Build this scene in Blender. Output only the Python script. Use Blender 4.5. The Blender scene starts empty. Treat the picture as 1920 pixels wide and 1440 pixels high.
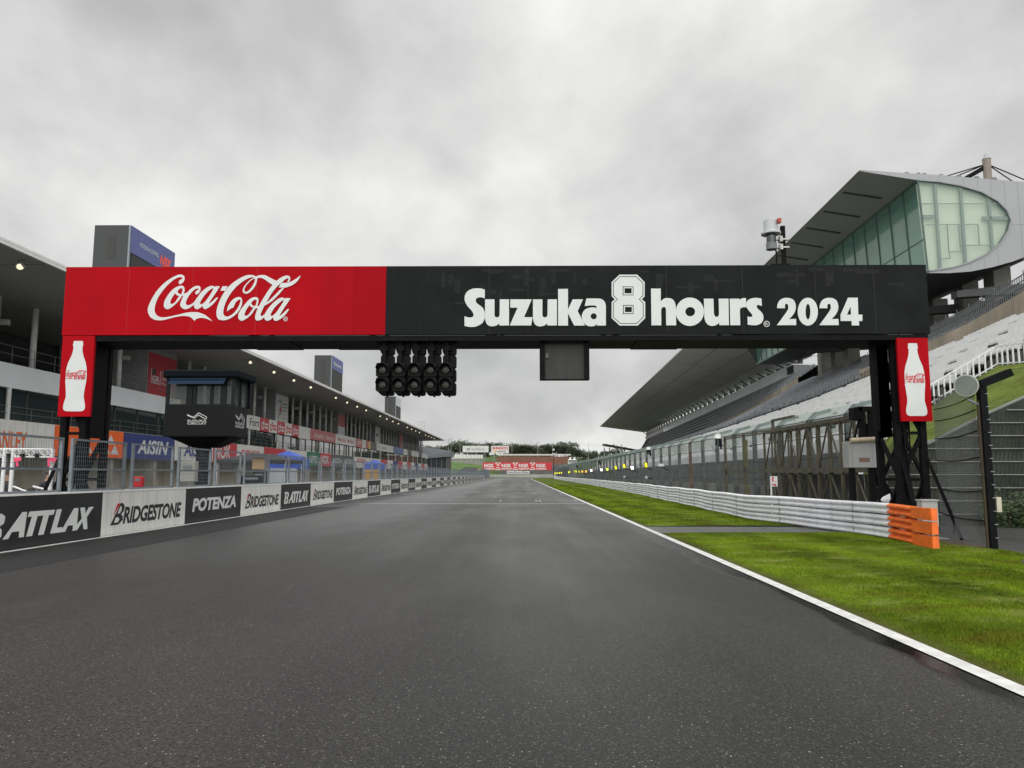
import bpy, math, random
import numpy as np
from mathutils import Vector, Matrix
random.seed(7); rng = np.random.default_rng(7)
S = bpy.context.scene; COL = S.collection
R = math.radians
# ------------------------------------------------------------------ camera
F = 1442.0; EYE = 1.55
PITCH = math.atan(169 / F); YAW = math.atan(15 / F * math.cos(PITCH))
cam_d = bpy.data.cameras.new('camera'); cam = bpy.data.objects.new('camera', cam_d); COL.objects.link(cam)
cam.location = (0, 0, EYE); cam.rotation_euler = (math.pi / 2 + PITCH, 0, YAW)
cam_d.sensor_width = 36; cam_d.lens = 36 * F / 1920; cam_d.clip_end = 6000; cam_d.clip_start = .05
S.camera = cam
# ------------------------------------------------------------------ world: overcast sky
SUN_EL, SUN_AZ = R(48), R(165)
W = bpy.data.worlds.new('World'); S.world = W; W.use_nodes = True
def world_nodes():
    nt = W.node_tree; nt.nodes.clear(); N = nt.nodes.new; L = nt.links.new
    out = N('ShaderNodeOutputWorld'); mix = N('ShaderNodeMixShader'); mix.inputs[0].default_value = .03
    bg = N('ShaderNodeBackground'); bs = N('ShaderNodeBackground'); bs.inputs[1].default_value = .1
    sky = N('ShaderNodeTexSky'); sky.sky_type = 'NISHITA'; sky.sun_disc = False
    sky.sun_elevation = SUN_EL; sky.sun_rotation = SUN_AZ
    L(sky.outputs[0], bs.inputs[0])
    tc = N('ShaderNodeTexCoord'); sp = N('ShaderNodeSeparateXYZ'); L(tc.outputs['Generated'], sp.inputs[0])
    def mt(op, a, b=None):
        n = N('ShaderNodeMath'); n.operation = op
        for i, x in enumerate((a, b)):
            if x is None: continue
            if isinstance(x, (int, float)): n.inputs[i].default_value = x
            else: L(x, n.inputs[i])
        return n.outputs[0]
    z = mt('ADD', mt('MAXIMUM', sp.outputs[2], 0.0), .5)
    cb = N('ShaderNodeCombineXYZ'); L(mt('DIVIDE', sp.outputs[0], z), cb.inputs[0]); L(mt('DIVIDE', sp.outputs[1], z), cb.inputs[1])
    def noise(scale, detail, rough, dist, off):
        m = N('ShaderNodeMapping'); m.inputs['Location'].default_value = off; L(cb.outputs[0], m.inputs[0])
        m.inputs['Rotation'].default_value = (0, 0, .75); m.inputs['Scale'].default_value = (1, .85, 1)
        n = N('ShaderNodeTexNoise'); L(m.outputs[0], n.inputs['Vector'])
        n.inputs['Scale'].default_value = scale; n.inputs['Detail'].default_value = detail
        n.inputs['Roughness'].default_value = rough; n.inputs['Distortion'].default_value = dist
        return n.outputs['Fac']
    a = noise(1.1, 4, .5, .15, (3.1, 7.7, 0)); b = noise(3.4, 6, .5, .2, (1.3, 2.2, 4)); c = noise(8.0, 6, .55, .2, (9, 1, 2))
    v = mt('ADD', mt('ADD', mt('MULTIPLY', a, .54), mt('MULTIPLY', b, .34)), mt('MULTIPLY', c, .12))
    cr = N('ShaderNodeValToRGB'); L(v, cr.inputs[0]); e = cr.color_ramp.elements
    e[0].position = .38; e[0].color = (.44, .442, .44, 1)
    e[1].position = .62; e[1].color = (.95, .945, .92, 1)
    m1 = e.new(.47); m1.color = (.60, .602, .595, 1); m2 = e.new(.54); m2.color = (.77, .77, .755, 1)
    # an overcast sky is brighter towards the zenith, and glows a little above the hills
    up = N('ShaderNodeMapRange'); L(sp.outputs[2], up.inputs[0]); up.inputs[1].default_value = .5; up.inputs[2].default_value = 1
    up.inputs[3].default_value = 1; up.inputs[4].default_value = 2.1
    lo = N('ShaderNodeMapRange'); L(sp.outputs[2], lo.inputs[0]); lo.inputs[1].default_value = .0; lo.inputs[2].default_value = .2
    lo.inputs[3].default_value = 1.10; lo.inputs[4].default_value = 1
    back_fill = N('ShaderNodeMapRange'); L(sp.outputs[1], back_fill.inputs[0]); back_fill.inputs[1].default_value = .25; back_fill.inputs[2].default_value = -.8; back_fill.inputs[3].default_value = 1; back_fill.inputs[4].default_value = 2.0  # sky gain added out of view behind the camera, to light facing surfaces
    gain = mt('MULTIPLY', mt('MULTIPLY', up.outputs[0], lo.outputs[0]), back_fill.outputs[0])
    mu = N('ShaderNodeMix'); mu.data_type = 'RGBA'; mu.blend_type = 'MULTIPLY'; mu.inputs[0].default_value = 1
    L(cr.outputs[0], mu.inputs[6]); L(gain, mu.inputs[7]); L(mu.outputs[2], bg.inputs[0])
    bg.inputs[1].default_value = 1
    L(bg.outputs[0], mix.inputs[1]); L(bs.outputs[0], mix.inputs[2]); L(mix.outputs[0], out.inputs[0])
world_nodes()
sl = bpy.data.lights.new('sun', 'SUN'); sl.energy = 1.5; sl.angle = R(100); sl.color = (1, .97, .93)
sun = bpy.data.objects.new('sun', sl); COL.objects.link(sun)
sun.rotation_euler = (math.pi / 2 - SUN_EL, 0, math.pi - SUN_AZ)
S.view_settings.view_transform = 'Standard'; S.view_settings.look = 'None'
S.view_settings.exposure = 0; S.view_settings.gamma = 1; S.view_settings.use_curve_mapping = False
S.cycles.max_bounces = 6; S.cycles.transparent_max_bounces = 24
# ------------------------------------------------------------------ picture <-> place
def ray(px, py):
    c, s, cy, sy = math.cos(PITCH), math.sin(PITCH), math.cos(YAW), math.sin(YAW)
    f = Vector((-sy * c, cy * c, s)); r = Vector((cy, sy, 0)); u = Vector((sy * s, -cy * s, c))
    d = f + r * ((px - 960) / F) + u * ((720 - py) / F)
    return d.x / d.y, d.z / d.y
def at(px, py, Y):
    a, b = ray(px, py); return Vector((a * Y, Y, EYE + b * Y))
def at_x(px, py, X):
    a, b = ray(px, py); return at(px, py, X / a)
def ground_at(px, py, z=0):
    a, b = ray(px, py); return at(px, py, (z - EYE) / b)
def lerp(tab, y):
    if y <= tab[0][0]: return tab[0][1]
    for (a, va), (b, vb) in zip(tab, tab[1:]):
        if y <= b: return va + (vb - va) * (y - a) / (b - a)
    return tab[-1][1]
# ------------------------------------------------------------------ materials
MAT = {}
def mat(name, col, rough=.6, metal=0, var=.12, scale=2.0, bump=0, bscale=None, streak=0, spec=.5, stretch=None, detail=5):
    if name in MAT: return MAT[name]
    m = bpy.data.materials.new(name); m.use_nodes = True; MAT[name] = m
    nt = m.node_tree; N = nt.nodes.new; L = nt.links.new; b = nt.nodes['Principled BSDF']
    b.inputs['Roughness'].default_value = rough; b.inputs['Metallic'].default_value = metal
    b.inputs['Specular IOR Level'].default_value = spec
    tc = N('ShaderNodeTexCoord'); mp = N('ShaderNodeMapping'); L(tc.outputs['Object'], mp.inputs[0])
    if stretch: mp.inputs['Scale'].default_value = stretch
    n = N('ShaderNodeTexNoise'); n.inputs['Scale'].default_value = scale; n.inputs['Detail'].default_value = detail
    L(mp.outputs[0], n.inputs['Vector'])
    cr = N('ShaderNodeMix'); cr.data_type = 'RGBA'
    cr.inputs[6].default_value = (*[c * (1 - var) for c in col], 1); cr.inputs[7].default_value = (*[min(1, c * (1 + var)) for c in col], 1)
    mr = N('ShaderNodeMapRange'); mr.inputs[1].default_value = .3; mr.inputs[2].default_value = .7; L(n.outputs['Fac'], mr.inputs[0])
    L(mr.outputs[0], cr.inputs[0]); last = cr.outputs[2]
    if streak:   # rain dirt running down
        mp2 = N('ShaderNodeMapping'); mp2.inputs['Scale'].default_value = (6, 6, .35); L(tc.outputs['Object'], mp2.inputs[0])
        n2 = N('ShaderNodeTexNoise'); n2.inputs['Scale'].default_value = 1.2; n2.inputs['Detail'].default_value = 6; L(mp2.outputs[0], n2.inputs['Vector'])
        r2 = N('ShaderNodeMapRange'); r2.inputs[1].default_value = .5; r2.inputs[2].default_value = .75; r2.inputs[4].default_value = streak
        L(n2.outputs['Fac'], r2.inputs[0])
        mx = N('ShaderNodeMix'); mx.data_type = 'RGBA'; L(r2.outputs[0], mx.inputs[0]); L(last, mx.inputs[6])
        mx.inputs[7].default_value = (.07, .065, .055, 1); last = mx.outputs[2]
    L(last, b.inputs['Base Color'])
    r3 = N('ShaderNodeMapRange'); r3.inputs[3].default_value = max(.02, rough - .08); r3.inputs[4].default_value = min(1, rough + .08)
    L(n.outputs['Fac'], r3.inputs[0]); L(r3.outputs[0], b.inputs['Roughness'])
    if bump:
        nb = N('ShaderNodeTexNoise'); nb.inputs['Scale'].default_value = bscale or scale * 8; nb.inputs['Detail'].default_value = 4
        L(tc.outputs['Object'], nb.inputs['Vector']); bp = N('ShaderNodeBump'); bp.inputs['Strength'].default_value = bump
        bp.inputs['Distance'].default_value = .02
        L(nb.outputs['Fac'], bp.inputs['Height']); L(bp.outputs[0], b.inputs['Normal'])
    return m
def glow(name, col, strength):
    m = bpy.data.materials.new(name); m.use_nodes = True; b = m.node_tree.nodes['Principled BSDF']
    b.inputs['Base Color'].default_value = (*col, 1); b.inputs['Emission Color'].default_value = (*col, 1); b.inputs['Emission Strength'].default_value = strength
    return m
def net(name, col, fill, scale=(20, 20, 20), rough=.7):
    """woven netting / wire mesh: opaque threads with open holes between"""
    m = bpy.data.materials.new(name); m.use_nodes = True; nt = m.node_tree; N = nt.nodes.new; L = nt.links.new
    b = nt.nodes['Principled BSDF']; b.inputs['Base Color'].default_value = (*col, 1); b.inputs['Roughness'].default_value = rough
    tc = N('ShaderNodeTexCoord'); mp = N('ShaderNodeMapping'); mp.inputs['Scale'].default_value = scale; L(tc.outputs['Object'], mp.inputs[0])
    n = N('ShaderNodeTexNoise'); n.inputs['Scale'].default_value = 1; n.inputs['Detail'].default_value = 2; L(mp.outputs[0], n.inputs['Vector'])
    r = N('ShaderNodeMapRange'); r.inputs[1].default_value = .3; r.inputs[2].default_value = .7
    r.inputs[3].default_value = max(0, fill - .15); r.inputs[4].default_value = min(1, fill + .15); L(n.outputs['Fac'], r.inputs[0])
    L(r.outputs[0], b.inputs['Alpha'])
    return m
def glass(name, col, rough=.04, trans=.0, alpha=1.0, spec=.5):
    m = bpy.data.materials.new(name); m.use_nodes = True; b = m.node_tree.nodes['Principled BSDF']
    b.inputs['Base Color'].default_value = (*col, 1); b.inputs['Roughness'].default_value = rough
    b.inputs['Transmission Weight'].default_value = trans; b.inputs['Alpha'].default_value = alpha; b.inputs['Specular IOR Level'].default_value = spec
    return m
# ------------------------------------------------------------------ mesh building
ORG = {}
class MB:
    def __init__(s): s.v = []; s.f = []; s.mi = []; s.cur = 0; s.cuts = []
    def add(s, vs, fs):
        o = len(s.v); s.cuts.append((o, len(s.f))); s.v += [tuple(v) for v in vs]; s.f += [tuple(i + o for i in f) for f in fs]; s.mi += [s.cur] * len(fs); return s
    def hexa(s, p):   # p: 4 bottom (ccw) + 4 top
        return s.add(p, [(3, 2, 1, 0), (4, 5, 6, 7), (0, 1, 5, 4), (1, 2, 6, 5), (2, 3, 7, 6), (3, 0, 4, 7)])
    def box(s, x0, x1, y0, y1, z0, z1):
        if x0 > x1: x0, x1 = x1, x0
        if y0 > y1: y0, y1 = y1, y0
        if z0 > z1: z0, z1 = z1, z0
        return s.hexa([(x0, y0, z0), (x1, y0, z0), (x1, y1, z0), (x0, y1, z0), (x0, y0, z1), (x1, y0, z1), (x1, y1, z1), (x0, y1, z1)])
    def bar(s, p, q, w, h=None, up=(0, 0, 1)):
        p, q = Vector(p), Vector(q); h = h or w; d = (q - p).normalized(); up = Vector(up)
        if abs(d.dot(up)) > .98: up = Vector((0, 1, 0))
        a = d.cross(up).normalized() * (w / 2); b = a.cross(d).normalized() * (h / 2)
        return s.hexa([p - a - b, p + a - b, q + a - b, q - a - b, p - a + b, p + a + b, q + a + b, q - a + b])
    def tube(s, p, q, r, n=8, r2=None):
        p, q = Vector(p), Vector(q); r2 = r if r2 is None else r2; d = (q - p).normalized()
        u = Vector((0, 0, 1)) if abs(d.z) < .95 else Vector((1, 0, 0)); a = d.cross(u).normalized(); b = d.cross(a).normalized()
        vs = []
        for c, rr in ((p, r), (q, r2)):
            for i in range(n):
                t = 2 * math.pi * i / n; vs.append(c + a * math.cos(t) * rr + b * math.sin(t) * rr)
        fs = [(i, (i + 1) % n, n + (i + 1) % n, n + i) for i in range(n)] + [tuple(range(n - 1, -1, -1)), tuple(range(n, 2 * n))]
        return s.add(vs, fs)
    def prism(s, poly, vec):
        n = len(poly); vec = Vector(vec); vs = [Vector(p) for p in poly] + [Vector(p) + vec for p in poly]
        return s.add(vs, [tuple(range(n - 1, -1, -1)), tuple(range(n, 2 * n))] + [(i, (i + 1) % n, n + (i + 1) % n, n + i) for i in range(n)])
    def quad(s, *p): return s.add(p, [tuple(range(len(p)))])
    def loft(s, rings, close=False, caps=False):
        n = len(rings[0]); vs = [p for r in rings for p in r]; fs = []
        for k in range(len(rings) - 1):
            for i in range(n if close else n - 1):
                j = (i + 1) % n; fs.append((k * n + i, k * n + j, (k + 1) * n + j, (k + 1) * n + i))
        if caps: fs += [tuple(range(n - 1, -1, -1)), tuple(range((len(rings) - 1) * n, len(rings) * n))]
        return s.add(vs, fs)
    def flat(s, key, O, u, v, w, h, depth=.004, lift=.003):
        """a cached 2-D shape (2-D verts in a unit box, faces) laid on a surface at O, right u, up v, fitted to w x h"""
        vs, fs = key; u, v = Vector(u), Vector(v); n = u.cross(v).normalized(); O = Vector(O)
        return s.add([O + u * (x * w) + v * (y * h) + n * lift for x, y in vs], fs)
    def build_each(s, name, m, parent=None, per=1):   # every added piece becomes a part of its own
        c = s.cuts + [(len(s.v), len(s.f))]; out = []
        for i in range(0, len(s.cuts), per):
            (v0, f0), (v1, f1) = c[i], c[min(i + per, len(s.cuts))]; p = MB(); p.add(s.v[v0:v1], [tuple(k - v0 for k in f) for f in s.f[f0:f1]]); out.append(p.build(name, m, parent))
        return out
    def build(s, name, m, parent=None, smooth=False, bevel=0, loc=None):
        o0 = Vector(loc) if loc is not None else (ORG[parent.name] if parent else Vector((0, 0, 0)))
        me = bpy.data.meshes.new(name)
        me.from_pydata([tuple(Vector(p) - o0) for p in s.v], [], s.f); me.update()
        ms = m if isinstance(m, (list, tuple)) else [m]
        for k in ms: me.materials.append(k)
        if len(ms) > 1: me.polygons.foreach_set('material_index', s.mi)
        if smooth: me.polygons.foreach_set('use_smooth', [True] * len(me.polygons))
        return link(name, me, parent, loc, bevel)
def link(name, me, parent=None, loc=None, bevel=0):
    o = bpy.data.objects.new(name, me); COL.objects.link(o)
    ORG[o.name] = Vector(loc) if loc is not None else (ORG[parent.name] if parent else Vector((0, 0, 0)))
    if parent: o.parent = parent
    elif loc is not None: o.location = loc
    if bevel:
        b = o.modifiers.new('bevel', 'BEVEL'); b.width = bevel; b.segments = 2; b.limit_method = 'ANGLE'
    return o
def thing(name, label, cat, loc=(0, 0, 0), group=None):
    o = bpy.data.objects.new(name, None); COL.objects.link(o); o.location = loc; ORG[o.name] = Vector(loc); o.empty_display_size = .3
    return tag(o, label, cat, group)
def tag(o, label=None, cat=None, group=None, kind=None):
    if label: o['label'] = label
    if cat: o['category'] = cat
    if group: o['group'] = group
    if kind: o['kind'] = kind
    return o
def struct(o): o['kind'] = 'structure'; return o
def copy_tree(o, loc=None, label=None, rz=None, scale=None, parent=None):
    c = o.copy(); COL.objects.link(c)
    if parent: c.parent = parent
    if loc is not None: c.location = loc
    if rz is not None: c.rotation_euler.z = rz
    if scale is not None: c.scale = scale
    if label: c['label'] = label
    for ch in list(o.children): copy_tree(ch, parent=c)
    return c
# ------------------------------------------------------------------ lettering and drawn shapes
CACHE = {}
def curve_mesh(cu):
    ob = bpy.data.objects.new('lettering_tmp', cu); me = ob.to_mesh()
    vs = np.array([v.co[:2] for v in me.vertices]) if len(me.vertices) else np.zeros((1, 2)); fs = [tuple(p.vertices) for p in me.polygons]
    ob.to_mesh_clear(); bpy.data.objects.remove(ob); return vs, fs
def letters(txt, bold=0.0, shear=0.0, space=1.0, res=3):
    k = (txt, bold, shear, space)
    if k in CACHE: return CACHE[k]
    cu = bpy.data.curves.new('lettering_tmp', 'FONT'); cu.body = txt; cu.offset = bold; cu.shear = shear; cu.space_character = space
    cu.resolution_u = res; cu.fill_mode = 'FRONT'
    vs, fs = curve_mesh(cu); lo, hi = vs.min(0), vs.max(0)
    CACHE[k] = ([tuple(v) for v in (vs - lo) / np.maximum(hi - lo, 1e-6)], fs); CACHE[k + ('asp',)] = (hi - lo)[0] / max((hi - lo)[1], 1e-6)
    return CACHE[k]
def smooth_pts(txt, sub=6):
    """'x,y x,y! ...': closed outline, ! marks a corner; the rest is Catmull-Rom smoothed"""
    P = [(np.array([float(c) for c in t.rstrip('!').split(',')]), t.endswith('!')) for t in txt.split()]
    n = len(P); out = []
    for i in range(n):
        p1, c1 = P[i]; p2, c2 = P[(i + 1) % n]
        if c1 and c2: out.append(p1); continue
        p0 = p1 if c1 else P[i - 1][0]; p3 = p2 if c2 else P[(i + 2) % n][0]
        for k in range(sub):
            t = k / sub
            out.append(.5 * (2 * p1 + (p2 - p0) * t + (2 * p0 - 5 * p1 + 4 * p2 - p3) * t * t + (3 * p1 - p0 - 3 * p2 + p3) * t ** 3))
    return [tuple(p) for p in out]
def circle(cx, cy, rx, ry=None, n=28): return [(cx + rx * math.cos(2 * math.pi * i / n), cy + (ry or rx) * math.sin(2 * math.pi * i / n)) for i in range(n)]
def drawn(loops):
    cu = bpy.data.curves.new('lettering_tmp', 'CURVE'); cu.dimensions = '2D'; cu.fill_mode = 'FRONT'
    for lp in loops:
        s = cu.splines.new('POLY'); s.points.add(len(lp) - 1); s.use_cyclic_u = True
        for q, (x, y) in zip(s.points, lp): q.co = (x, -y, 0, 1)
    vs, fs = curve_mesh(cu); return [(x, -y) for x, y in vs], [f[::-1] for f in fs]
# text laid on a track-side plane x = X (facing +x, read from the track: near end is the right-hand end)
def text_x(mb, txt, X, y0, y1, z0, z1, **k):   # reads from small y (left in picture) to large y
    mb.flat(letters(txt, **k), (X, y0, z0), (0, 1, 0), (0, 0, 1), y1 - y0, z1 - z0); return mb
def text_y(mb, txt, Y, x0, x1, z0, z1, **k):   # faces the camera
    mb.flat(letters(txt, **k), (x0, Y, z0), (1, 0, 0), (0, 0, 1), x1 - x0, z1 - z0); return mb
# ------------------------------------------------------------------ palette
steel_black = mat('black_steel', (.006, .006, .007), .6, var=.35, scale=4, spec=.08)
galv = mat('galvanised_steel', (.19, .215, .24), .5, metal=.35, var=.2, scale=6)
white_paint = mat('white_paint', (.72, .72, .71), .5, var=.06, scale=1.5, streak=.12)
clean_white = mat('clean_white', (.76, .77, .77), .5, var=.03)
dark_panel = mat('dark_panel', (.011, .012, .013), .6, var=.3, scale=1.3, spec=.08)
red_panel = mat('red_panel', (.36, .003, .008), .6, var=.10, scale=.8, spec=.06)
letter_white = mat('letter_white', (.60, .62, .61), .55, var=.04)
letter_black = mat('letter_black', (.02, .018, .024), .5, var=.1)
letter_red = mat('letter_red', (.55, .02, .03), .5, var=.08)
letter_blue = mat('letter_blue', (.02, .035, .2), .5, var=.08)
concrete = mat('concrete', (.24, .235, .22), .85, var=.2, scale=.8, bump=.3, streak=.45)
tan_concrete = mat('tan_concrete', (.30, .26, .20), .85, var=.25, scale=.5, streak=.35)
soffit = mat('soffit', (.40, .40, .37), .75, var=.08, scale=.12)
dark_grey = mat('dark_grey', (.055, .057, .06), .7, var=.2, scale=1.5)
mid_grey = mat('mid_grey', (.16, .17, .175), .6, var=.12, scale=1)
dark_glass = glass('dark_glass', (.012, .02, .02), .04, spec=.8)
sky_glass = glass('sky_glass', (.02, .03, .03), .03, spec=1.0)
# ------------------------------------------------------------------ road surfaces
def asphalt(name, base, wet, puddle=False, patch=0.0):
    m = bpy.data.materials.new(name); m.use_nodes = True; nt = m.node_tree; N = nt.nodes.new; L = nt.links.new; b = nt.nodes['Principled BSDF']
    tc = N('ShaderNodeTexCoord'); co = tc.outputs['Object']
    def mp(sc):
        q = N('ShaderNodeMapping'); q.inputs['Scale'].default_value = sc; L(co, q.inputs[0]); return q.outputs[0]
    def noise(v, s, d=4, ro=.55):
        n = N('ShaderNodeTexNoise'); n.inputs['Scale'].default_value = s; n.inputs['Detail'].default_value = d; n.inputs['Roughness'].default_value = ro; L(v, n.inputs['Vector']); return n.outputs['Fac']
    def rng_(x, a, bb, c=0.0, d=1.0):
        q = N('ShaderNodeMapRange'); q.inputs[1].default_value = a; q.inputs[2].default_value = bb; q.inputs[3].default_value = c; q.inputs[4].default_value = d; L(x, q.inputs[0]); return q.outputs[0]
    def mixc(f, a, bb):
        q = N('ShaderNodeMix'); q.data_type = 'RGBA'
        for i, x in ((0, f), (6, a), (7, bb)):
            if isinstance(x, tuple): q.inputs[i].default_value = (*x, 1)
            elif isinstance(x, float): q.inputs[i].default_value = x
            else: L(x, q.inputs[i])
        return q.outputs[2]
    def mul(a, bb, op='MULTIPLY'):
        q = N('ShaderNodeMath'); q.operation = op
        for i, x in enumerate((a, bb)):
            if isinstance(x, float): q.inputs[i].default_value = x
            else: L(x, q.inputs[i])
        return q.outputs[0]
    lanes = noise(mp((.55, .02, 1)), 1.0, 5); blot = noise(mp((.35, .12, 1)), 1.0, 5); grit = noise(mp((1, 1, 1)), 34, 5, .78)
    fine = noise(mp((1, 1, 1)), 140, 2, .7)
    c = mixc(rng_(lanes, .35, .65), tuple(x * .70 for x in base), tuple(x * 1.32 for x in base))
    c = mixc(rng_(blot, .45, .62, 0, .8), c, tuple(x * 1.7 for x in base))
    c = mixc(rng_(grit, .46, .60, 0, .9), c, tuple(x * .22 for x in base))
    vo = N('ShaderNodeTexVoronoi'); vo.inputs['Scale'].default_value = 56; L(mp((1, 1, 1)), vo.inputs['Vector'])
    sp = N('ShaderNodeSeparateColor'); L(vo.outputs['Color'], sp.inputs[0])
    chip = mul(rng_(sp.outputs[0], .70, .95), rng_(vo.outputs['Distance'], .42, .25))
    c = mixc(mul(chip, .8), c, (.16, .153, .14))
    chip2 = mul(rng_(sp.outputs[1], .980, .99), rng_(vo.outputs['Distance'], .34, .2)); c = mixc(mul(chip2, .8), c, (.55, .53, .48))
    ro = mul(rng_(lanes, .35, .65, wet[0], wet[1]), rng_(blot, .4, .7, 1.0, .8))
    if puddle:
        s3 = N('ShaderNodeSeparateXYZ'); L(co, s3.inputs[0])
        edge = noise(mp((.8, .35, 1)), 1.0, 6)
        x = mul(s3.outputs[0], mul(edge, 1.1), 'ADD')
        w = mul(rng_(x, 3.72, 3.86), rng_(s3.outputs[1], 26.0, 12.0))
        c = mixc(mul(w, .9), c, (.008, .008, .008)); q = N('ShaderNodeMix'); L(w, q.inputs[0]); L(ro, q.inputs[2]); q.inputs[3].default_value = .06; ro = q.outputs[0]
        bs = rng_(w, 0.0, 1.0, .55, .05)
        band = mul(mul(rng_(mul(s3.outputs[0], mul(blot, 3.0), 'ADD'), -7.6, -6.2), rng_(mul(s3.outputs[0], mul(edge, 3.0), 'ADD'), -2.2, -4.2)), rng_(s3.outputs[1], 13.0, 24.0))
        c = mixc(mul(band, .5), c, (.075, .075, .075)); q = N('ShaderNodeMix'); L(mul(band, .7), q.inputs[0]); L(ro, q.inputs[2]); q.inputs[3].default_value = .3; ro = q.outputs[0]
    L(c, b.inputs['Base Color']); L(ro, b.inputs['Roughness']); b.inputs['Specular IOR Level'].default_value = .27
    bp = N('ShaderNodeBump'); bp.inputs['Strength'].default_value = .85; bp.inputs['Distance'].default_value = .014
    L(mul(grit, mul(fine, .5), 'ADD'), bp.inputs['Height']); L(bp.outputs[0], b.inputs['Normal'])
    if puddle: L(bs, bp.inputs['Strength'])
    return m
track_m = asphalt('wet_asphalt', (.026, .0257, .0252), (.36, .52), True)
strip_m = asphalt('new_asphalt', (.014, .0145, .015), (.62, .78))
lane_m = asphalt('pit_lane_asphalt', (.07, .07, .07), (.3, .5))
def sheet(name, pts, z, m):
    mb = MB(); mb.quad(*[(x, y, z) for x, y in pts]); return struct(mb.build(name, m))
def strip(name, left, right, z, m):
    mb = MB(); mb.loft([[(a[0], a[1], z), (b[0], b[1], z)] for a, b in zip(left, right)]); return struct(mb.build(name, m))
dull_grass = mat('far_grass', (.06, .10, .022), .9, var=.35, scale=.05)
sheet('ground', [(-1500, -60), (1500, -60), (1500, 2500), (-1500, 2500)], -.02, dull_grass)
sheet('pit_lane', [(-60, -25), (-10.55, -25), (-10.55, 300), (-60, 300)], -.004, lane_m)
sheet('service_road', [(5.6, -25), (60, -25), (60, 420), (12, 420), (12, 120), (10, 60), (9.2, 24)], -.008, asphalt('service_asphalt', (.05, .05, .05), (.3, .5)))
CURVE = [(y, 0 if y < 250 else (y - 250) ** 2 * .0011) for y in (-12, 0, 10, 20, 40, 80, 140, 200, 250, 280, 310, 340, 370, 400, 430)]
strip('track', [(-10.45 + c * 1.2, y) for y, c in CURVE], [(3.72 + c, y) for y, c in CURVE], 0, track_m)
strip('asphalt_strip', [(-10.42, y) for y in (-12, 12, 36.5)], [(-8.2, y) for y in (-12, 12, 36.5)], .004, strip_m)
line_m = mat('line_paint', (.62, .62, .60), .45, var=.16, scale=7, streak=.25, detail=8)
worn_m = mat('worn_paint', (.30, .29, .28), .5, var=.35, scale=5)
strip('track_edge_line', [(3.52 + c, y) for y, c in CURVE], [(3.69 + c, y) for y, c in CURVE], .008, line_m)
strip('pit_wall_line', [(-10.36, y) for y in (-12, 60, 230)], [(-10.19, y) for y in (-12, 60, 230)], .009, line_m)
mb = MB()
mb.quad((-8.5, 40.6, .005), (3.4, 40.6, .005), (3.4, 41.1, .005), (-8.5, 41.1, .005))
for k in range(11):
    y = 46 + k * 8.0
    for x in ((-6.2, -3.9) if k % 2 else (-1.2, 1.1)):
        mb.box(x, x + 2.2, y, y + .12, .0045, .0052); mb.box(x, x + .12, y - 1.6, y, .0045, .0052); mb.box(x + 2.08, x + 2.2, y - 1.6, y, .0045, .0052)
struct(mb.build('grid_markings', worn_m))
mb = MB()
for k in range(12): mb.box(-10.0, -8.2, 37.5 + k * 1.9, 38.4 + k * 1.9, .0045, .0055)
struct(mb.build('hatched_markings', mat('dark_hatch', (.028, .028, .03), .5)))
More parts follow.
